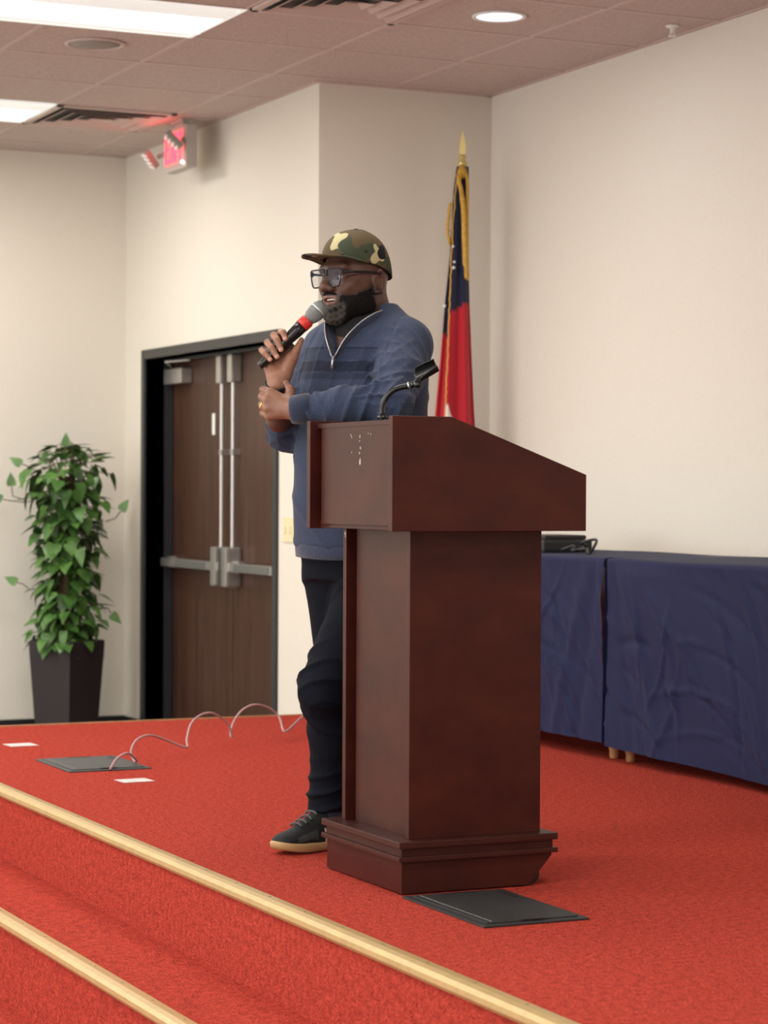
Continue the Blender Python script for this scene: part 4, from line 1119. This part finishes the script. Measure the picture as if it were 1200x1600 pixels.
# jeans
jf = Field(np.arange(-.29, .28, .005), np.arange(-.33, .40, .005), np.arange(.02, .90, .005))
jf.op(*loft([(.74, .165, .125, 0), (.80, .176, .140, .0), (.87, .178, .145, .004)], 2.3), .02)
jf.op(*cap(tf(.0, 0, .80), tf(0, .0, .76), .125, .11), .04)
jf.op(*cap(hipL, knL, .100, .074), .03); jf.op(*cap(hipR, knR, .102, .078), .03)
kn2 = knL+np.array([-.004, -.005, -.02])
hemL = anL+[.004, .01, .022]; jf.op(*cap(kn2, pl(520, 1150, -.05), .066, .060), .03); jf.op(*cap(pl(520, 1150, -.05), hemL, .060, .066), .03)
hemR = anR+[0, 0, .02]; jf.op(*cap(knR, hemR, .076, .062), .03)
for a_ in (hemL, hemR):
    def cut(X, Y, Z, a_=a_): return np.maximum(Z-(a_[2]-.012), np.sqrt((X-a_[0])**2+(Y-a_[1])**2)-.12)
    jf.op(cut, a_-[.12, .12, .10], a_+[.12, .12, .0], .006, 'sub')
P, fc_ = jf.mesh(); N = normals(P, fc_)
if np.mean(np.sum(N*(P-P.mean(0)), axis=1)) < 0: N = -N
disp = np.zeros(len(P))
for a, b, rm, t0, wd, fq, am, tw, sd in ((hipL, knL, .12, .95, .22, 48, .009, 1.5, 1), (hipL, knL, .12, .15, .3, 30, .006, 2, 2), (knL, hemL, .09, .88, .25, 55, .008, 1, 3), (knL, hemL, .09, .2, .25, 40, .006, -1.4, 5), (knR, hemR, .1, .85, .3, 50, .008, 1, 4)):
    disp += folds(a, b, rm, t0, wd, fq, am, tw, sd)
disp += .0025*vnoise(P, 22, 4)
P = P+N*disp[:, None]
jeans = tovert(P, fc_, 'jeans', jean_m, person, relax=1)
jeans['label'] = 'dark navy jeans'

# socks and sneakers
def sneaker(an, to, lab):
    d = to-an; d[2] = 0; d /= np.linalg.norm(d); s = np.array([-d[1], d[0], 0]); B = np.array([d, s, UP])
    o = an.copy(); o[2] = 0
    def Q(a, b, c): return o+d*a*.95+s*b+UP*c
    MB().tube([an+[0, 0, .03], Q(0, 0, .08)], [.047, .043], 20).build('sock', rib_m, person, True)
    f = Field(*[np.arange((o-[.28, .28, 0])[i], (o+[.28, .28, .15])[i], .003) for i in (0, 1)], np.arange(.012, .135, .003))
    f.op(*ell(Q(-.015, 0, .045), (.058, .037, .050), B), .01)
    f.op(*ell(Q(.07, 0, .035), (.085, .040, .040), B), .02)
    f.op(*ell(Q(.145, 0, .036), (.058, .041, .024), B), .02)
    f.op(*cap(Q(.005, 0, .095), Q(.10, 0, .052), .036, .026), .02)
    f.op(*cap(Q(-.03, 0, .085), Q(.0, 0, .095), .034, .036), .012)
    P, fc_ = f.mesh()
    def shoecol(P):
        a = (P-o)@d/.95; b = np.abs((P-o)@s); z = P[:, 2]; c = np.tile(np.array((.013, .015, .016)), (len(P), 1))
        m1 = (a > .075)*(a < .15)*(z > .030+(.15-a)*.10)*(z < .062-(a-.075)*.22)*(b > .016); c[m1 > 0] = (.050, .056, .056)
        m2 = (a > .012)*(a < .048)*(z < .028+(a-.0)*.75)*(b > .02); c[m2 > 0] = (.70, .66, .64)
        m3 = np.abs(z-.034-(.12-a)*.16) < .0018; c[(m3 & (a > .02))] *= .4
        return c
    up = tovert(P, fc_, 'sneaker', mat('sneaker_upper', (1, 1, 1), .7, attr='Col', noise=.25, nscale=90, spec=.3), person, relax=1, col=shoecol); up['label'] = lab
    PA, PB = (P-o)@d/.95, (P-o)@s
    def top(a, b):
        k = (np.abs(PA-a) < .006)*(np.abs(PB-b) < .006); return P[k > 0][:, 2].max() if k.any() else .05
    out = [(-.078, 0), (-.072, .024), (-.05, .036), (0, .038), (.06, .041), (.12, .049), (.165, .045), (.200, .028), (.213, 0)]
    out = out+[(a, -b) for a, b in out[-2:0:-1]]
    sm = MB(); rg = []
    for z, k in ((.001, .95), (.004, 1.0), (.024, 1.03), (.028, 1.0)):
        rg.append([sm.bm.verts.new(tuple(Q(.065+(a-.065)*k, b*k, z+(.014*max(0, (a-.12)/.09)**1.6)+(.006*max(0, (-a-.04)/.04)))))for a, b in out])
    n = len(out)
    for i in range(3):
        for k in range(n): sm.bm.faces.new((rg[i][k], rg[i][(k+1) % n], rg[i+1][(k+1) % n], rg[i+1][k]))
    sm.bm.faces.new(rg[0][::-1]); sm.bm.faces.new(rg[-1])
    subsurf(sm.build('sole', gum_m, up, True), 1)
    lc = MB()
    for k in range(5):
        a = .045+.019*k
        lc.tube([Q(a+.004*abs(b)/.024, b, top(a, b)+.0015) for b in (-.024, -.014, -.005, .005, .014, .024)], .0034, 6)
    lc.build('laces', suede2, up, True)
    tg = MB(); tg.tube([Q(.030, 0, top(.035, 0)+.001), Q(.018, 0, top(.035, 0)+.016)], .011, 10, flat=.35).build('tongue', suede_m, up, True)
    MB().tube([Q(.052, -.008, top(.052, 0)+.004), Q(.052, .008, top(.052, 0)+.004)], .0045, 8, flat=.5).build('tongue_tab', goldmet, up, True)
sneaker(anL, toeL, 'black sneaker with gum sole'); sneaker(anR, toeR, 'black sneaker with gum sole')
# wristband, ring
dw = (wrR-pl(436, 655, -.08)); dw /= np.linalg.norm(dw); wc = wrR+dw*.003+np.array([-.003, 0, 0])
MB().tube([wc-dw*.008, wc-dw*.0075, wc+dw*.0075, wc+dw*.008], [.027, .0325, .0325, .027], 28).build('wristband', black_m, person, True)
ma_, mb_ = pl(418, 638, -.239), pipL[2]; dn = (mb_-ma_)/np.linalg.norm(mb_-ma_); rc = ma_*.35+mb_*.65
MB().tube([rc-dn*.003, rc-dn*.0028, rc+dn*.0028, rc+dn*.003], [.010, .0122, .0122, .010], 24).build('ring', gold_ring, person, True)

# microphone in the right hand
ma, mb2 = pl(406, 572, -.172), pl(497, 485, -.150)
mo = org+np.array([0, 0, 0]); md = mb2-ma; mL = np.linalg.norm(md); md /= mL
mx = np.cross(md, [0, 0, 1.]); mx /= np.linalg.norm(mx); my = np.cross(md, mx)
mic = thing('microphone', 'black handheld microphone with silver mesh head and red ring, held to the mouth', 'microphone')
rz = Matrix.Rotation(-YAW, 4, 'Z')
mm = Matrix.Translation(Vector(org)) @ rz @ Matrix(((mx[0], my[0], md[0], ma[0]), (mx[1], my[1], md[1], ma[1]), (mx[2], my[2], md[2], ma[2]), (0, 0, 0, 1)))
mic.matrix_world = mm
b0_ = mL-.062
MB().lathe([(.009, -.002), (.0105, 0), (.0108, .012), (.0118, .03), (.0150, .09), (.0180, b0_-.02), (.0182, b0_)], 32).build('handle', micblk, mic, True)
MB().lathe([(.0150, -.0+.010), (.0112, .010)], 24).bm.free()
MB().lathe([(.0183, b0_), (.0193, b0_+.001), (.0196, b0_+.022), (.0186, b0_+.023)], 32).build('red_ring', micred, mic, True)
MB().lathe([(.0165, b0_+.023), (.0175, b0_+.03), (.0205, b0_+.035), (.0235, b0_+.050), (.0240, b0_+.060)], 32).build('lower_mesh', micgr, mic, True)
MB().lathe([(.0240, b0_+.060), (.0248, b0_+.0605), (.0248, b0_+.0635), (.0240, b0_+.064)], 32).build('band', micband, mic, True)
MB().lathe([(.0240, b0_+.064), (.0232, b0_+.072), (.0200, b0_+.080), (.0130, b0_+.086), (.004, b0_+.088)], 32).build('upper_mesh', micgr, mic, True)
